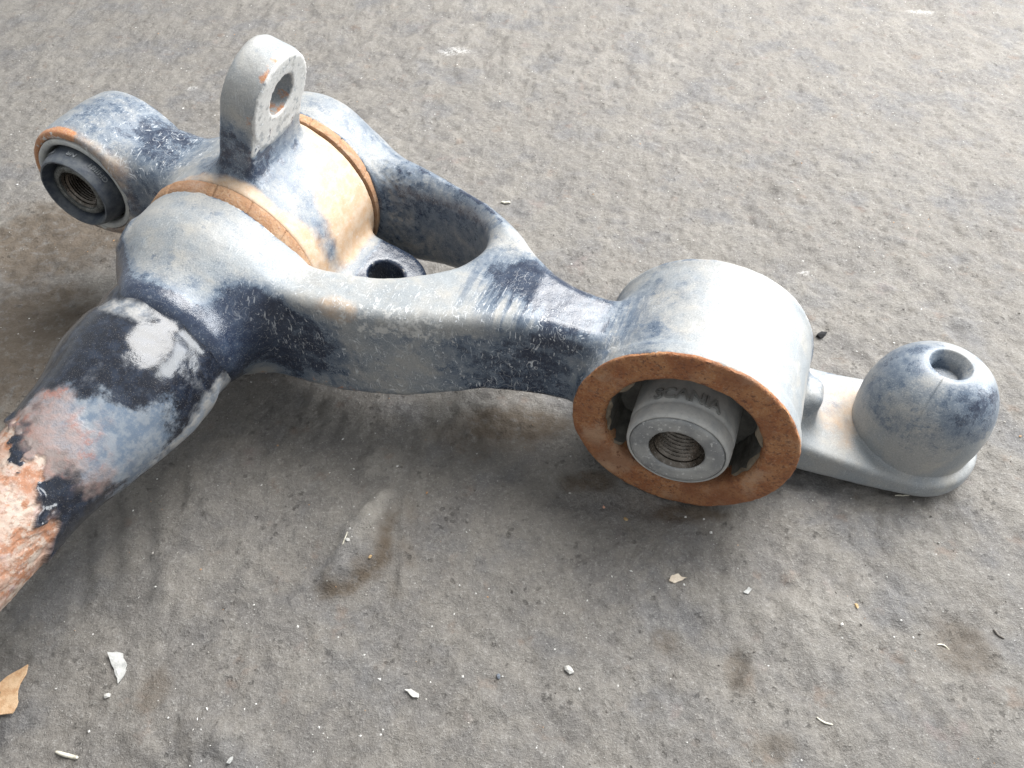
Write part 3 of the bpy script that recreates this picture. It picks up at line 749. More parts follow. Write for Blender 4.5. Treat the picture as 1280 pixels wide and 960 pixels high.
def knuckle_masks(p, n):
    N1 = fbm(p, 30, 4, 0.55, 51); N2 = fbm(p, 85, 4, 0.6, 52)
    ra, ta = lug_axes(p[:, 0], p[:, 2]); r2, n2 = low_axes(p[:, 0], p[:, 2])
    onhub = 1 - sstep(0.0585, 0.068, np.hypot(p[:, 0] - PU, p[:, 2] - PW))
    ang = np.degrees(np.arctan2(p[:, 2] - PW, p[:, 0] - PU))
    small = 1 - sstep(-0.385, -0.36, p[:, 0])
    eang = np.degrees(np.arctan2(p[:, 2] - LW, p[:, 0] - LU)) % 360
    dust = 0.50 + 0.16 * sstep(0.2, 0.9, n[:, 2]) + 0.28 * N1
    dust += 0.34 * sstep(0.085, 0.105, ra) - 0.30 * sstep(0.08, 0.32, N2) * (ra > 0.06) - 0.22 * spot(p, (-0.30, 0.320, 0.150), (0.03, 0.02, 0.02))
    dust -= 0.20 * spot(p, (-0.40, 0.345, 0.13), (0.035, 0.03, 0.025)) + 0.30 * spot(p, (-0.355, 0.350, 0.115), (0.03, 0.03, 0.03))
    dust -= 0.60 * sstep(0.066, 0.074, r2)
    face = sstep(-0.0008, 0.0002, ta) * sstep(0.074, 0.080, ra)          # rubbed bare on the lug's face
    dust += 0.9 * face - 1.6 * face * sstep(0.22, 0.34, N2) 
    scr = 0.22 + 0.45 * spot(p, (-0.38, 0.345, 0.13), (0.05, 0.04, 0.03)) + 0.5 * face + 0.6 * spot(p, (-0.345, 0.33, 0.12), (0.03, 0.03, 0.03))
    # film of pale clay over the hub, wiped off in a blue patch below the lug and a stripe by the low lug
    clay = 0.86 * onhub * sstep(-40, -15, ang) * (1 - sstep(66, 96, ang))
    clay -= 0.65 * (1 - sstep(0.066, 0.082, np.hypot(ra - 0.0, 0 * ra) + 0.00 * N1)) * spot(p, (-0.278, 0.342, 0.137), (0.026, 0.028, 0.02), 0.7)
    clay -= 0.62 * spot(p, (-0.262, 0.325, 0.125), (0.024, 0.016, 0.022), 0.7) + 0.55 * spot(p, (-0.2425, 0.325, 0.092), (0.012, 0.0070, 0.024), 0.95)
    clay += 0.50 * onhub * spot(p, (-0.30, 0.304, 0.138), (0.06, 0.008, 0.03)) + 0.45 * (1 - sstep(0.317, 0.329, p[:, 1])) * small
    rust = 0.75 * (1 - sstep(0.3185, 0.3235, p[:, 1])) * sstep(62, 84, eang) * (1 - sstep(170, 192, eang)) * small
    edge = np.abs(np.hypot(p[:, 1] - VC, ra - 0.1015) - 0.0283) < 0.0017
    rust = rust + 0.50 * edge * (ta > -0.004) * (ra > 0.082) * sstep(-0.25, 0.25, fbm(p, 50, 2, 0.5, 53))
    rust = rust + 0.52 * (np.hypot(p[:, 1] - VC, ra - 0.1055) < 0.0150) * (ra < 0.100) * (ta > -0.012)
    return dict(dust=dust, clay=clay, rust=rust, scratch=np.clip(scr, 0, 1), smear=0 * dust, pale=0.56 * face + 0.30 * spot(p, (-0.345, 0.33, 0.122), (0.025, 0.02, 0.02)))
arm_part('knuckle', kv, kq, M_CAST, root, wear(knuckle_masks(kv, kn), kv, kq, kn, 302))

# --- the two seal rings either side of the knuckle
def ring_disp(seed, cuts):
    def f_(R, T, Hh):
        p = np.stack([np.cos(T) * 3, np.sin(T) * 3, Hh * 60], -1).reshape(-1, 3)
        d = 0.0005 * fbm(p, 1.5, 3, 0.6, seed).reshape(R.shape)
        for c_ in cuts:
            dt = (np.degrees(T) - c_ - Hh * 200 + 60) % 360
            dt = np.minimum(dt, 360 - dt)
            d = d - 0.0011 * np.exp(-(dt / 0.45) ** 2)
        return R + d * (R > 0.054), Hh
    return f_
prof_f = [(0.050, 0.2928), (0.0560, 0.2922), (0.0574, 0.2930), (0.0588, 0.2960), (0.0594, 0.2990), (0.0597, 0.3014), (0.0594, 0.3022), (0.0575, 0.3025), (0.050, 0.3025)]
pv, pq = lathe_v(prof_f, PU, PW, 720, disp=ring_disp(61, (38, 62, 84, 118, 152)))
arm_part('seal_ring', pv, pq[:, ::-1], M_SEAL, root, sharp=40)
prof_b = [(r, V1 + V2 - vv) for r, vv in prof_f][::-1]
pv, pq = lathe_v(prof_b, PU, PW, 720, disp=ring_disp(62, (8, 33, 55, 73, 110)))
arm_part('seal_ring', pv, pq[:, ::-1], M_SEAL, root, sharp=40)

# --- tube with its painted collar
prof = [(0.000, -0.36), (0.0262, -0.36)] + [(0.0262, x) for x in np.arange(-0.33, 0.02, 0.03)]
key = [(0.02, 0.0262), (0.10, 0.0266), (0.125, 0.0280), (0.145, 0.0312), (0.165, 0.0350), (0.185, 0.0382), (0.205, 0.0400), (0.222, 0.0402), (0.232, 0.0404),
       (0.240, 0.0404), (0.250, 0.0400), (0.262, 0.0380)]
kk = np.array(key)
vs = np.arange(0.0205, 0.2625, 0.0008)
cs = catmull(np.stack([kk[:, 0], kk[:, 1]], 1), 12, closed=False)
prof += [(float(np.interp(x, cs[:, 0], cs[:, 1])), float(x)) for x in vs] + [(0.02, 0.2640)]
TU = -0.2955
store = {}
def tube_disp(R, T, Hh):
    p = np.stack([0.036 * np.cos(T), Hh, 0.036 * np.sin(T)], -1).reshape(-1, 3)
    Hf = Hh.reshape(-1); Rf = R.reshape(-1); Tf = np.degrees(T.reshape(-1))
    n1 = fbm(p, 26, 4, 0.6, 71); n2 = fbm(p, 75, 3, 0.6, 72)
    edge = Hf + 0.030 * n1 + 0.014 * n2 + 0.018 * np.cos(np.radians(Tf - 330))
    edge += 0.05 * spot(p, (0.020, 0.125, 0.02), (0.02, 0.01, 0.03)) * (n2 > 0.05)
    paint = sstep(0.1175, 0.1190, edge)
    lift = np.exp(-((edge - 0.1205) / 0.0035) ** 2) * paint
    d = 0.0010 * paint + 0.0012 * lift * np.clip(0.5 + 2 * n2, 0, 1.5)
    d += (1 - paint) * (0.0009 * np.floor(3 * fbm(p, 42, 4, 0.6, 73) + 0.5) / 2 + 0.0006 * fbm(p, 190, 3, 0.6, 74))
    # runs and wrinkles in the thick paint near the weld
    d += paint * (0.0005 * fbm(p, 60, 3, 0.5, 75))
    wr = np.exp(-((Hf - 0.232) / 0.016) ** 2)
    d += wr * 0.0008 * fbm(p * np.array([1, 0.35, 1]), 85, 2, 0.5, 76)
    d += (0.0022 * fbm(p, 30, 2, 0.5, 78) + 0.0012 * np.exp(-((Hf - 0.19) / 0.018) ** 2) - 0.0014 * np.exp(-((Hf - 0.2165) / 0.006) ** 2)) * sstep(0.15, 0.18, Hf)
    dent = np.exp(-((Hf - 0.205) / 0.010) ** 2 - ((Tf - 25) / 9) ** 2) + 0.8 * np.exp(-((Hf - 0.222) / 0.008) ** 2 - ((Tf - 38) / 7) ** 2)
    d -= 0.0009 * dent
    d += 0.0022 * np.cos(np.radians(Tf + 30)) * np.exp(-((Hf - 0.165) / 0.03) ** 2)
    ok = (Rf > 0.025)
    store['paint'] = paint; store['n1'] = n1; store['p'] = p; store['H'] = Hf; store['T'] = Tf; store['n2'] = n2; store['edge'] = edge
    return (Rf + d * ok).reshape(R.shape), Hh
tv, tq = lathe_v(prof, TU, PW, 420, disp=tube_disp)
Hf, Tf, n1, n2 = store['H'], store['T'], store['n1'], store['n2']
def aspot(v0, a0, rv, ra):
    da = (Tf - a0 + 180) % 360 - 180
    return 1 - sstep(0.4, 1.4, np.hypot((Hf - v0) / rv, da / ra) + 0.5 * n2)
tdust = 0.04 + 0.20 * n1 + 0.42 * aspot(0.212, 92, 0.008, 38)
tdust += 0.62 * aspot(0.205, -22, 0.030, 22) + 0.50 * aspot(0.178, -28, 0.03, 12) + 0.30 * aspot(0.186, 58, 0.009, 10) + 0.10 * aspot(0.150, 28, 0.020, 60) + 0.0 * aspot(0.225, 30, 0.012, 14)
tred = 0.42 * aspot(0.140, 40, 0.022, 80) + 0.45 * aspot(0.148, 88, 0.014, 34) + 0.50 * aspot(0.130, 60, 0.012, 30) + 0.4 * aspot(0.132, 5, 0.01, 14) + 0.45 * np.exp(-((store['edge'] - 0.119) / 0.006) ** 2)
arm_part('tube', tv, tq[:, ::-1], M_TUBE, root, dict(paint=store['paint'], dust=tdust, red=tred, haze=0.95 * aspot(0.148, 30, 0.020, 75) + 0.5 * aspot(0.17, 5, 0.02, 30)))

# --- bushing in the big eye
def edge_noise(seed, amp, rmin):
    def f_(R, T, Hh):
        p = np.stack([np.cos(T) * 2.2, np.sin(T) * 2.2, Hh * 40], -1).reshape(-1, 3)
        n_ = (fbm(p, 1.6, 4, 0.6, seed)).reshape(R.shape)
        return R + amp * n_ * (R > rmin), Hh + 0.3 * amp * fbm(p, 2.5, 2, 0.5, seed + 1).reshape(R.shape)
    return f_
def ring_rough(R, T, Hh):
    R2, H2 = edge_noise(81, 0.0012, 0.0)(R, T, Hh)
    p = np.stack([R * np.cos(T), R * np.sin(T), 0 * R], -1).reshape(-1, 3)
    front = (Hh < 0.2775)
    H2 = H2 + front * (0.0007 * fbm(p, 130, 4, 0.65, 82) + 0.0005 * np.minimum(fbm(p, 60, 3, 0.6, 84), 0)).reshape(R.shape)
    return R2, H2
pv, pq = lathe_v([(0.0534, 0.290), (0.0534, 0.2785), (0.0612, 0.2783), (0.0619, 0.2772), (0.0617, 0.2757), (0.0606, 0.2751), (0.0594, 0.2750), (0.0582, 0.2750), (0.0570, 0.2750), (0.0558, 0.2750), (0.0546, 0.2750), (0.0534, 0.2750), (0.0522, 0.2751), (0.0510, 0.2751), (0.0498, 0.2752), (0.0486, 0.2752), (0.0474, 0.2753), (0.0462, 0.2754), (0.0448, 0.2757), (0.0432, 0.2772), (0.0426, 0.2800), (0.0430, 0.284), (0.0436, 0.300), (0.0436, 0.350)],
                 EU, EW, 400, disp=ring_rough)
ring = arm_part('bushing_ring', pv, pq[:, ::-1], M_RUST, root, sharp=55)
tag(ring, 'rusty brown steel ring framing the bushing')
# rubber web: solid above and below the sleeve, open kidneys left and right with torn wavy lips
def web_profile(th, depth):
    side = np.abs(np.cos(th))
    k_ = sstep(0.60, 0.74, side)
    wav = 0.0020 * np.sin(th * 9 + 1.3) + 0.0012 * np.sin(th * 14 + 0.4) + 0.0005 * np.sin(th * 31)
    return (1 - k_) * 0.0262 + k_ * (0.0414 - 0.0006 * depth + 0.7 * wav * (1 - 0.6 * depth))
nth = 360
th = np.arange(nth) / nth * 2 * np.pi
rows = []
for r_, vv in [('o', 0.2790), ('l', 0.2786), ('i', 0.2800), ('i', 0.295), ('i', 0.305), ('i', 0.32), ('i', 0.345)]:
    wv = 0.0010 * np.sin(th * 11 + 2) + 0.0008 * np.sin(th * 23)
    deep = 0.0145 * (1 - sstep(0.66, 0.78, np.abs(np.cos(th))))
    if r_ == 'o': rad_ = np.full(nth, 0.0437); vv_ = vv + deep
    elif r_ == 'l': rad_ = web_profile(th, 0) + 0.0011; vv_ = vv + wv + deep
    else: rad_ = web_profile(th, (vv - 0.28) / 0.065); vv_ = vv + (wv + deep) * (vv < 0.281)
    rows.append(np.stack([EU + rad_ * np.cos(th), vv_, EW + rad_ * np.sin(th)], 1))
wvx = np.concatenate(rows); i = np.arange(len(rows) - 1)[:, None]; j = np.arange(nth)[None]
wq = np.stack([i * nth + j, i * nth + (j + 1) % nth, (i + 1) * nth + (j + 1) % nth, (i + 1) * nth + j], -1).reshape(-1, 4)
arm_part('rubber_lip', wvx[:3 * nth], wq[:2 * nth][:, ::-1], M_LIP, ring)
arm_part('rubber_web', wvx[2 * nth:], wq[2 * nth:][:, ::-1] - 2 * nth, M_VOID, ring)
pv, pq = lathe_v([(0.024, 0.3060), (0.0436, 0.3040), (0.0436, 0.340), (0.024, 0.340)], EU, EW, 64, closed=True)
arm_part('rubber_core', pv, pq, M_VOID, ring, sharp=40)
pv, pq = lathe_v([(0.0255, 0.3370), (0.0290, 0.3365), (0.0290, 0.2790), (0.0287, 0.2762), (0.0282, 0.2755), (0.0284, 0.2742), (0.0286, 0.2730), (0.0284, 0.2700), (0.02815, 0.2672), (0.0276, 0.2657), (0.0268, 0.2652), (0.0262, 0.2654), (0.0259, 0.2664), (0.0256, 0.2670)], EU, EW, 160, disp=edge_noise(83, 0.0003, 0))
arm_part('rubber_sleeve', pv, pq, M_RUBBER, ring, sharp=50)
pv, pq = lathe_v([(0.0254, 0.2700), (0.0257, 0.2658), (0.0250, 0.2648), (0.0225, 0.2645), (0.018, 0.2645), (0.0160, 0.2647), (0.0154, 0.2652), (0.01515, 0.2664), (0.0150, 0.2680)], EU, EW, 160, disp=edge_noise(85, 0.0003, 0))
arm_part('steel_core', pv, pq, M_STEEL, ring, sharp=60)
def thread(r0, va, vb, pitch, n=10):
    pr_ = [(r0 + 0.0034, va), (r0 + 0.0028, va + 0.0009), (r0 + 0.0014, va + 0.0024)]
    x = va + 0.0034
    while x < vb:
        pr_ += [(r0 + 0.0012, x), (r0 - 0.0002, x + pitch * 0.5)]; x += pitch
    return pr_ + [(r0, vb), (0.0, vb + 0.001)]
def helix(pitch):
    def f_(R, T, Hh):
        return R, Hh + np.where((R < 0.0132) & (R > 0.001), pitch * T / (2 * np.pi), 0)
    return f_
pv, pq = lathe_v(thread(0.0117, 0.2656, 0.300, 0.0026), EU, EW, 128)
arm_part('threaded_bore', pv, pq, M_THREAD, ring, sharp=20)

def bent_text(body, size, extrude, cu, cw, rad_, v0, ang_mid, flip, name, mat, parent, squash=1.0):
    """lettering wrapped round a sleeve; flip: letters' tops point towards the camera"""
    cd = bpy.data.curves.new(name, 'FONT'); cd.body = body; cd.size = size; cd.extrude = extrude
    cd.align_x = 'CENTER'; cd.align_y = 'CENTER'; cd.resolution_u = 3
    cd.offset = size * 0.018
    to = bpy.data.objects.new(name, cd); scene.collection.objects.link(to)
    dg = bpy.context.evaluated_depsgraph_get()
    me = bpy.data.meshes.new_from_object(to.evaluated_get(dg))
    bpy.data.objects.remove(to)
    n_ = len(me.vertices); co = np.empty(n_ * 3, np.float32); me.vertices.foreach_get('co', co); co = co.reshape(-1, 3)
    s_ = -1 if flip else 1
    a_ = math.radians(ang_mid) - s_ * co[:, 0] * squash / rad_
    r_ = rad_ + co[:, 2]
    p = np.stack([cu + r_ * np.cos(a_), v0 + s_ * co[:, 1], cw + r_ * np.sin(a_)], 1)
    p[:, 0] -= OU; p[:, 1] -= OV
    me.vertices.foreach_set('co', p.astype(np.float32).reshape(-1)); me.update()
    me.materials.clear()
    return link(name, me, mat, parent)
bent_text('SCANIA', 0.0100, 0.0011, EU, EW, 0.0292, 0.2800, 93, False, 'lettering', worn_material('raised_rubber_lettering', (0.15, 0.15, 0.145), (0.20, 0.20, 0.19), (0.10, 0.10, 0.10), 0.6), ring, 1.05)

# --- bushing in the small eye
pv, pq = lathe_v([(0.0334, 0.330), (0.0334, 0.3150), (0.0330, 0.3138), (0.0318, 0.3134), (0.0304, 0.3137), (0.0292, 0.3150), (0.0290, 0.3170), (0.0290, 0.334), (0.020, 0.335)], LU, LW, 160, disp=edge_noise(91, 0.0004, 0))
shell = arm_part('bushing_shell', pv, pq[:, ::-1], M_SHELL, root, sharp=50)
pv, pq = lathe_v([(0.0272, 0.3345), (0.0272, 0.318), (0.0268, 0.3145), (0.0258, 0.3085), (0.0247, 0.3048), (0.0238, 0.3036), (0.0228, 0.3036), (0.0214, 0.3072), (0.0206, 0.3095), (0.0200, 0.316)], LU, LW, 160, disp=edge_noise(93, 0.0004, 0))
arm_part('rubber_sleeve', pv, pq, M_DARKRUB, shell, sharp=50)
pv, pq = lathe_v([(0.0201, 0.3165), (0.0196, 0.3135), (0.0178, 0.3110), (0.0182, 0.3092), (0.0172, 0.3078), (0.0150, 0.3074), (0.0138, 0.3078), (0.0134, 0.3090)], LU, LW, 128, disp=edge_noise(95, 0.0005, 0))
arm_part('steel_core', pv, pq, worn_material('greasy_steel_core', (0.05, 0.052, 0.05), (0.17, 0.175, 0.165), (0.4, 0.4, 0.39), 0.33, 0.4, 0.6, 0.5), shell, sharp=50)
pv, pq = lathe_v(thread(0.0108, 0.3080, 0.338, 0.0018), LU, LW, 128)
arm_part('threaded_bore', pv, pq, M_THREAD, shell, sharp=20)
for body, ang, sq in (('NR', 80, 1.0), ('976', 118, 1.0), ('GHII81', 38, 1.0)):
    bent_text(body, 0.0050, 0.00012, LU, LW, 0.0267, 0.3120, ang, True, 'lettering', M_PRINT, shell, sq)

# --- domed socket on the foot plate
dome_p = [(0.0358, 0.0135), (0.0360, 0.0180), (0.0366, 0.0240), (0.0373, 0.0310)]
for t in np.linspace(0.05, 1.0, 26):
    a = t * math.pi / 2
    dome_p.append((0.0376 * math.cos(a) ** 0.74, 0.038 + 0.0420 * math.sin(a)))
dome_p = [p for p in dome_p if p[0] > 0.0130 or p[1] < 0.05]
wt = dome_p[-1][1]
dome_p += [(0.0122, wt + 0.0005), (0.0116, wt + 0.0001), (0.0110, wt - 0.0010), (0.0095, wt - 0.0032), (0.0086, wt - 0.0052), (0.0083, wt - 0.007), (0.0080, wt - 0.0105), (0.0, wt - 0.0115)]
R_, T_, H_, dq = lathe(dome_p, 360)
dv = np.stack([DU + R_ * np.cos(T_), DV + R_ * np.sin(T_), H_], -1).reshape(-1, 3)
dn = vert_normals(dv, dq[:, ::-1])
seam = np.exp(-(((np.degrees(T_).reshape(-1) - 251 + 180) % 360 - 180) / 1.1) ** 2) * sstep(0.044, 0.05, H_.reshape(-1)) * (R_.reshape(-1) > 0.0135)
mark = np.hypot(dv[:, 0] - 0.108, dv[:, 2] - 0.027) + (dv[:, 1] > DV) * 1.0
dv += dn * (0.0004 * fbm(dv, 40, 3, 0.5, 101) + 0.0006 * seam + 0.0006 * np.exp(-((mark - 0.0055) / 0.0011) ** 2))[:, None]
N1 = fbm(dv, 34, 4, 0.55, 102)
ddust = 0.60 + 0.16 * N1 + 0.45 * (1 - sstep(0.02, 0.05, dv[:, 2])) + 0.2 * spot(dv, (0.16, 0.34, 0.03), (0.03, 0.03, 0.03)) - 0.35 * spot(dv, (0.145, 0.350, 0.062), (0.022, 0.016, 0.016)) - 0.25 * spot(dv, (0.115, 0.372, 0.064), (0.018, 0.02, 0.014))
arm_part('domed_socket', dv, dq[:, ::-1], M_CAST, root, dict(dust=ddust, clay=0 * ddust, rust=0 * ddust, scratch=0 * ddust + 0.08, smear=0 * ddust, pale=0 * ddust), sharp=60)

# ------------------------------------------------------------------ litter on the floor
def chip_mat(name, a, b, rough=0.75):
    return worn_material(name, a, b, tuple(min(1, x * 1.3) for x in b), rough, 0, 0.5, 0.5, 2.0)
M_TAN = chip_mat('tan_scale', (0.46, 0.27, 0.14), (0.60, 0.42, 0.26))
M_PALE = chip_mat('pale_scale', (0.34, 0.34, 0.33), (0.50, 0.50, 0.48))
M_CREAM = chip_mat('cream_scale', (0.50, 0.42, 0.33), (0.62, 0.55, 0.45))
M_WHITE = chip_mat('white_grit', (0.44, 0.43, 0.40), (0.62, 0.61, 0.58))
M_OCHRE = chip_mat('ochre_crumb', (0.34, 0.22, 0.10), (0.44, 0.33, 0.19))
M_BLACK = chip_mat('black_crumb', (0.005, 0.005, 0.006), (0.014, 0.014, 0.016), 0.85)
M_STRAW = chip_mat('pale_straw', (0.50, 0.47, 0.38), (0.66, 0.63, 0.54))

def flake(name, label, cat, pix, thick, mat, curl=0.002, seed=0, lift=0.0, group=None):
    """thin flake: outline on the floor, slightly curled and ragged"""
    rg = np.random.RandomState(seed)
    pts = np.array([ground_pt(*p) for p in pix])
    c = pts.mean(0)
    ring_ = []
    n = len(pts)
    for k in range(n):
        a, b = pts[k], pts[(k + 1) % n]
        L = np.linalg.norm(b - a)
        for t in (0, 0.33, 0.66):
            ring_.append(a + (b - a) * t + (rg.normal(size=2) * L * 0.045 if t else 0))
    ring_ = np.array(ring_); m = len(ring_)
    size = np.abs(ring_ - c).max()
    base = float(floor_z(np.array([c[0]]), np.array([c[1]]))[0])
    layers = []
    def zof(p):
        r = np.linalg.norm(p - c, axis=1) / size
        fz = floor_z(p[:, 0], p[:, 1])
        return np.maximum(base + 0.0004 + curl * r ** 2 * (0.6 + 0.4 * np.sin(np.arctan2(p[:, 1] - c[1], p[:, 0] - c[0]) * 2 + seed)), fz + 0.0002) + lift
    mid = c + (ring_ - c) * 0.55
    V = []
    zt, zm = zof(ring_), zof(mid)
    zc = zof(c[None])[0]
    V += [(*p, z + thick) for p, z in zip(ring_, zt)] + [(*p, z + thick * 1.15) for p, z in zip(mid, zm)] + [(*c, zc + thick)]
    V += [(*p, z) for p, z in zip(ring_, zt)] + [(*c, zc)]
    F = []
    for k in range(m):
        k2 = (k + 1) % m
        F += [(k, k2, m + k2, m + k), (m + k, m + k2, 2 * m), (2 * m + 1 + k, 2 * m + 1 + k2, k2, k), (3 * m + 1, 2 * m + 1 + k2, 2 * m + 1 + k)]
    V = np.array(V); org = np.array([c[0], c[1], base])
    o = link(name, np_mesh(name, V - org, F, sharp=35), mat)
    o.location = org
    return tag(o, label, cat, group)

def crumb(name, label, cat, px, py, r, mat, seed, flat=0.6, group=None):
    rg = np.random.RandomState(seed)
    t = (1 + 5 ** 0.5) / 2
    V = np.array([(-1, t, 0), (1, t, 0), (-1, -t, 0), (1, -t, 0), (0, -1, t), (0, 1, t), (0, -1, -t), (0, 1, -t), (t, 0, -1), (t, 0, 1), (-t, 0, -1), (-t, 0, 1)]) / 1.9
    F = [(0, 11, 5), (0, 5, 1), (0, 1, 7), (0, 7, 10), (0, 10, 11), (1, 5, 9), (5, 11, 4), (11, 10, 2), (10, 7, 6), (7, 1, 8), (3, 9, 4), (3, 4, 2), (3, 2, 6), (3, 6, 8), (3, 8, 9), (4, 9, 5), (2, 4, 11), (6, 2, 10), (8, 6, 7), (9, 8, 1)]
    V = V * (0.7 + 0.6 * rg.rand(12, 1)) * r * 0.58 * np.array([1.25, 0.85, flat])
    a = rg.rand() * 6.28
    V = V @ np.array([[math.cos(a), math.sin(a), 0], [-math.sin(a), math.cos(a), 0], [0, 0, 1]])
    gx, gy = ground_pt(px, py)
    base = float(floor_z(np.array([gx]), np.array([gy]))[0])
    V[:, 2] -= V[:, 2].min() + 0.0003
    o = link(name, np_mesh(name, V, F, smooth=False), mat); o.location = (gx, gy, base)
    return tag(o, label, cat, group)

def straw(name, label, cat, pix, r, mat):
    pts = catmull([ground_pt(*p) for p in pix], 5, closed=False)
    z = floor_z(pts[:, 0], pts[:, 1]) + r * 0.8
    n = len(pts); ns = 6; V = []; F = []
    c = np.array([pts[0][0], pts[0][1], 0])
    for k in range(n):
        d = pts[min(k + 1, n - 1)] - pts[max(k - 1, 0)]; d = d / (np.linalg.norm(d) + 1e-9)
        for s_ in range(ns):
            a = s_ / ns * 6.2832; rr_ = r * (1 - 0.5 * abs(2 * k / (n - 1) - 1) ** 3)
            V.append((pts[k][0] - d[1] * math.cos(a) * rr_, pts[k][1] + d[0] * math.cos(a) * rr_, z[k] + math.sin(a) * rr_))
    for k in range(n - 1):
        for s_ in range(ns):
            F.append((k * ns + s_, k * ns + (s_ + 1) % ns, (k + 1) * ns + (s_ + 1) % ns, (k + 1) * ns + s_))
    F.append(tuple(range(ns))[::-1]); F.append(tuple((n - 1) * ns + s_ for s_ in range(ns)))
    o = link(name, np_mesh(name, np.array(V) - c, F), mat); o.location = c
    return tag(o, label, cat)

flake('rust_flake', 'large tan rust flake with a dark bite out of one side', 'flake', [(39, 834), (25, 865), (24, 885), (18, 894), (-6, 895), (4, 868), (0, 858), (12, 848)], 0.0009, M_TAN, 0.003, 1)
flake('paint_flake', 'pale grey paint flake with ochre edge lying alone on the floor', 'flake', [(137, 818), (155, 818), (160, 832), (157, 845), (149, 856), (144, 838)], 0.0006, M_PALE, 0.002, 2)
flake('rust_flake', 'cream flake poking out beside the rusted tube', 'flake', [(74, 687), (62, 695), (45, 706), (30, 702), (45, 680), (62, 683)], 0.0008, M_CREAM, 0.002, 3)
flake('pale_chip', 'ragged off-white chip with pointed ends in front of the rusty ring', 'chip', [(836, 726), (840, 719), (848, 717), (852, 721), (859, 722), (850, 726), (842, 729)], 0.0010, M_CREAM, 0.001, 4)
flake('pale_chip', 'thin pale chip beside the ragged off-white one', 'chip', [(928, 742), (934, 736), (939, 738), (934, 745)], 0.0006, M_PALE, 0.001, 5)
flake('pale_chip', 'split pair-like white chip by the small blue-grey crumb', 'chip', [(506, 863), (514, 862), (524, 868), (523, 873), (516, 872)], 0.0008, M_WHITE, 0.001, 6)
crumb('white_crumb', 'chunky bright white crumb, biggest on the bare floor', 'crumb', 711, 838, 0.0042, M_WHITE, 11)
crumb('white_crumb', 'bright white crumb on the crest of the mud lump', 'crumb', 437, 684, 0.0022, M_WHITE, 12)
crumb('white_crumb', 'small white crumb below the pale grey paint flake', 'crumb', 135, 870, 0.0026, M_WHITE, 13)
crumb('white_crumb', 'tiny round white crumb between the ochre crumb and the floor stain', 'crumb', 1050, 783, 0.0017, M_WHITE, 14)
crumb('ochre_crumb', 'orange crumb on the shaded side of the mud lump', 'crumb', 464, 702, 0.0022, M_OCHRE, 15)
crumb('ochre_crumb', 'round ochre crumb with a fine hair beside it', 'crumb', 1070, 758, 0.0026, M_OCHRE, 16)
crumb('ochre_crumb', 'flat yellow crumb close in front of the rusty ring', 'crumb', 782, 649, 0.0028, M_OCHRE, 17, 0.35)
crumb('blue_crumb', 'small blue-grey crumb by the white chip', 'crumb', 623, 848, 0.0022, chip_mat('blue_scale', (0.10, 0.115, 0.14), (0.16, 0.18, 0.21)), 18)
crumb('black_crumb', 'black jagged crumb behind the big eye housing', 'crumb', 1026, 421, 0.0062, M_BLACK, 19, 0.7)
crumb('pink_crumb', 'small salmon crumb beside the foot of the rusty ring', 'crumb', 755, 633, 0.0018, chip_mat('salmon_scale', (0.5, 0.25, 0.17), (0.6, 0.36, 0.26)), 20)
crumb('grey_stone', 'small pale pebble with a dark hollow by it', 'pebble', 290, 952, 0.0028, M_PALE, 21, 0.8)
straw('straw', 'white straw lying behind the rear limb of the fork', 'straw', [(626, 253), (632, 254), (638, 254)], 0.0011, M_STRAW)
straw('straw', 'curved pale hair on the floor below the dark stain', 'straw', [(1020, 897), (1030, 903), (1041, 906)], 0.0005, M_STRAW)
straw('straw', 'thin pale hair crossing the dark brown floor stain', 'straw', [(1173, 804), (1182, 803), (1192, 807)], 0.0005, M_STRAW)
straw('straw', 'dark thin twig beside the brown floor stain', 'straw', [(1243, 786), (1249, 792), (1256, 798)], 0.0007, chip_mat('grey_twig', (0.10, 0.09, 0.08), (0.2, 0.18, 0.16)))
straw('straw', 'yellowish bent stalk with a pale end on the floor', 'straw', [(69, 939), (80, 943), (92, 946), (98, 948)], 0.0010, M_STRAW)
straw('straw', 'fine pale hair standing up by the mud lump crumb', 'straw', [(431, 690), (434, 682), (437, 674)], 0.0004, M_STRAW)
straw('straw', 'short pale hair under the foot plate', 'straw', [(1119, 619), (1128, 618), (1138, 617)], 0.0006, M_STRAW)

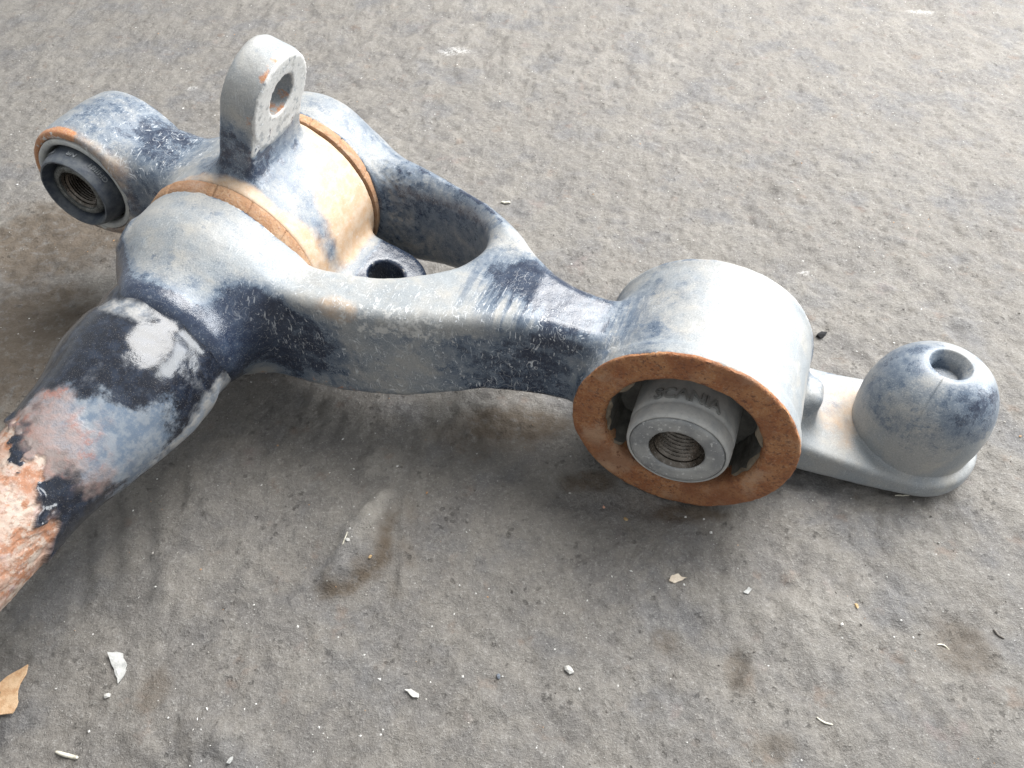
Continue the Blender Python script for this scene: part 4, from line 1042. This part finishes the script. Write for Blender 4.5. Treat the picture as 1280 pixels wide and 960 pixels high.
# loose grit and sand: countless, one object
rg = np.random.RandomState(5)
n = 17000
gx = rg.uniform(-0.75, 0.75, n); gy = rg.uniform(0.02, 1.15, n)
clus = fbm(np.stack([gx, gy, 0 * gx], 1), 14, 3, 0.6, 111)
keep = clus * 1.6 + rg.uniform(-0.40, 0.40, n) > 0.0
gx, gy = gx[keep], gy[keep]; n = len(gx)
sz = 0.00025 + 0.00055 * rg.rand(n) ** 4 + 0.0004 * (rg.rand(n) > 0.985)
gz = floor_z(gx, gy)
octv = np.array([(1, 0, 0), (0, 1, 0), (-1, 0, 0), (0, -1, 0), (0, 0, 0.8), (0, 0, -0.8)])
octf = np.array([(0, 1, 4), (1, 2, 4), (2, 3, 4), (3, 0, 4), (1, 0, 5), (2, 1, 5), (3, 2, 5), (0, 3, 5)])
sc = sz[:, None, None] * (0.6 + 0.8 * rg.rand(n, 6, 1))
an_ = rg.rand(n) * 6.28
ov = octv[None] * sc * np.array([1.3, 0.9, 0.8])
rx = ov[..., 0] * np.cos(an_)[:, None] - ov[..., 1] * np.sin(an_)[:, None]
ry = ov[..., 0] * np.sin(an_)[:, None] + ov[..., 1] * np.cos(an_)[:, None]
gv = np.stack([gx[:, None] + rx, gy[:, None] + ry, gz[:, None] + ov[..., 2] + sz[:, None] * 0.35], -1).reshape(-1, 3)
gf = (octf[None] + 6 * np.arange(n)[:, None, None]).reshape(-1, 3)
tone = np.repeat(rg.rand(n), 6)
k = NT('mixed_grit')
tn = k.attr('tone')
gc = k.mix(k.ramp(tn, 0.35, 0.5), (0.10, 0.09, 0.08), (0.36, 0.34, 0.31))
gc = k.mix(k.ramp(tn, 0.52, 0.60), gc, (0.58, 0.57, 0.545))
gc = k.mix(k.ramp(tn, 0.955, 0.96), gc, (0.42, 0.24, 0.12))
M_GRIT = k.out(gc, 0.6)
grit = link('grit', np_mesh('grit', gv, gf, dict(tone=tone), smooth=False), M_GRIT)
tag(grit, 'fine pale and dark sand grains scattered over the floor', 'grit', kind='stuff')
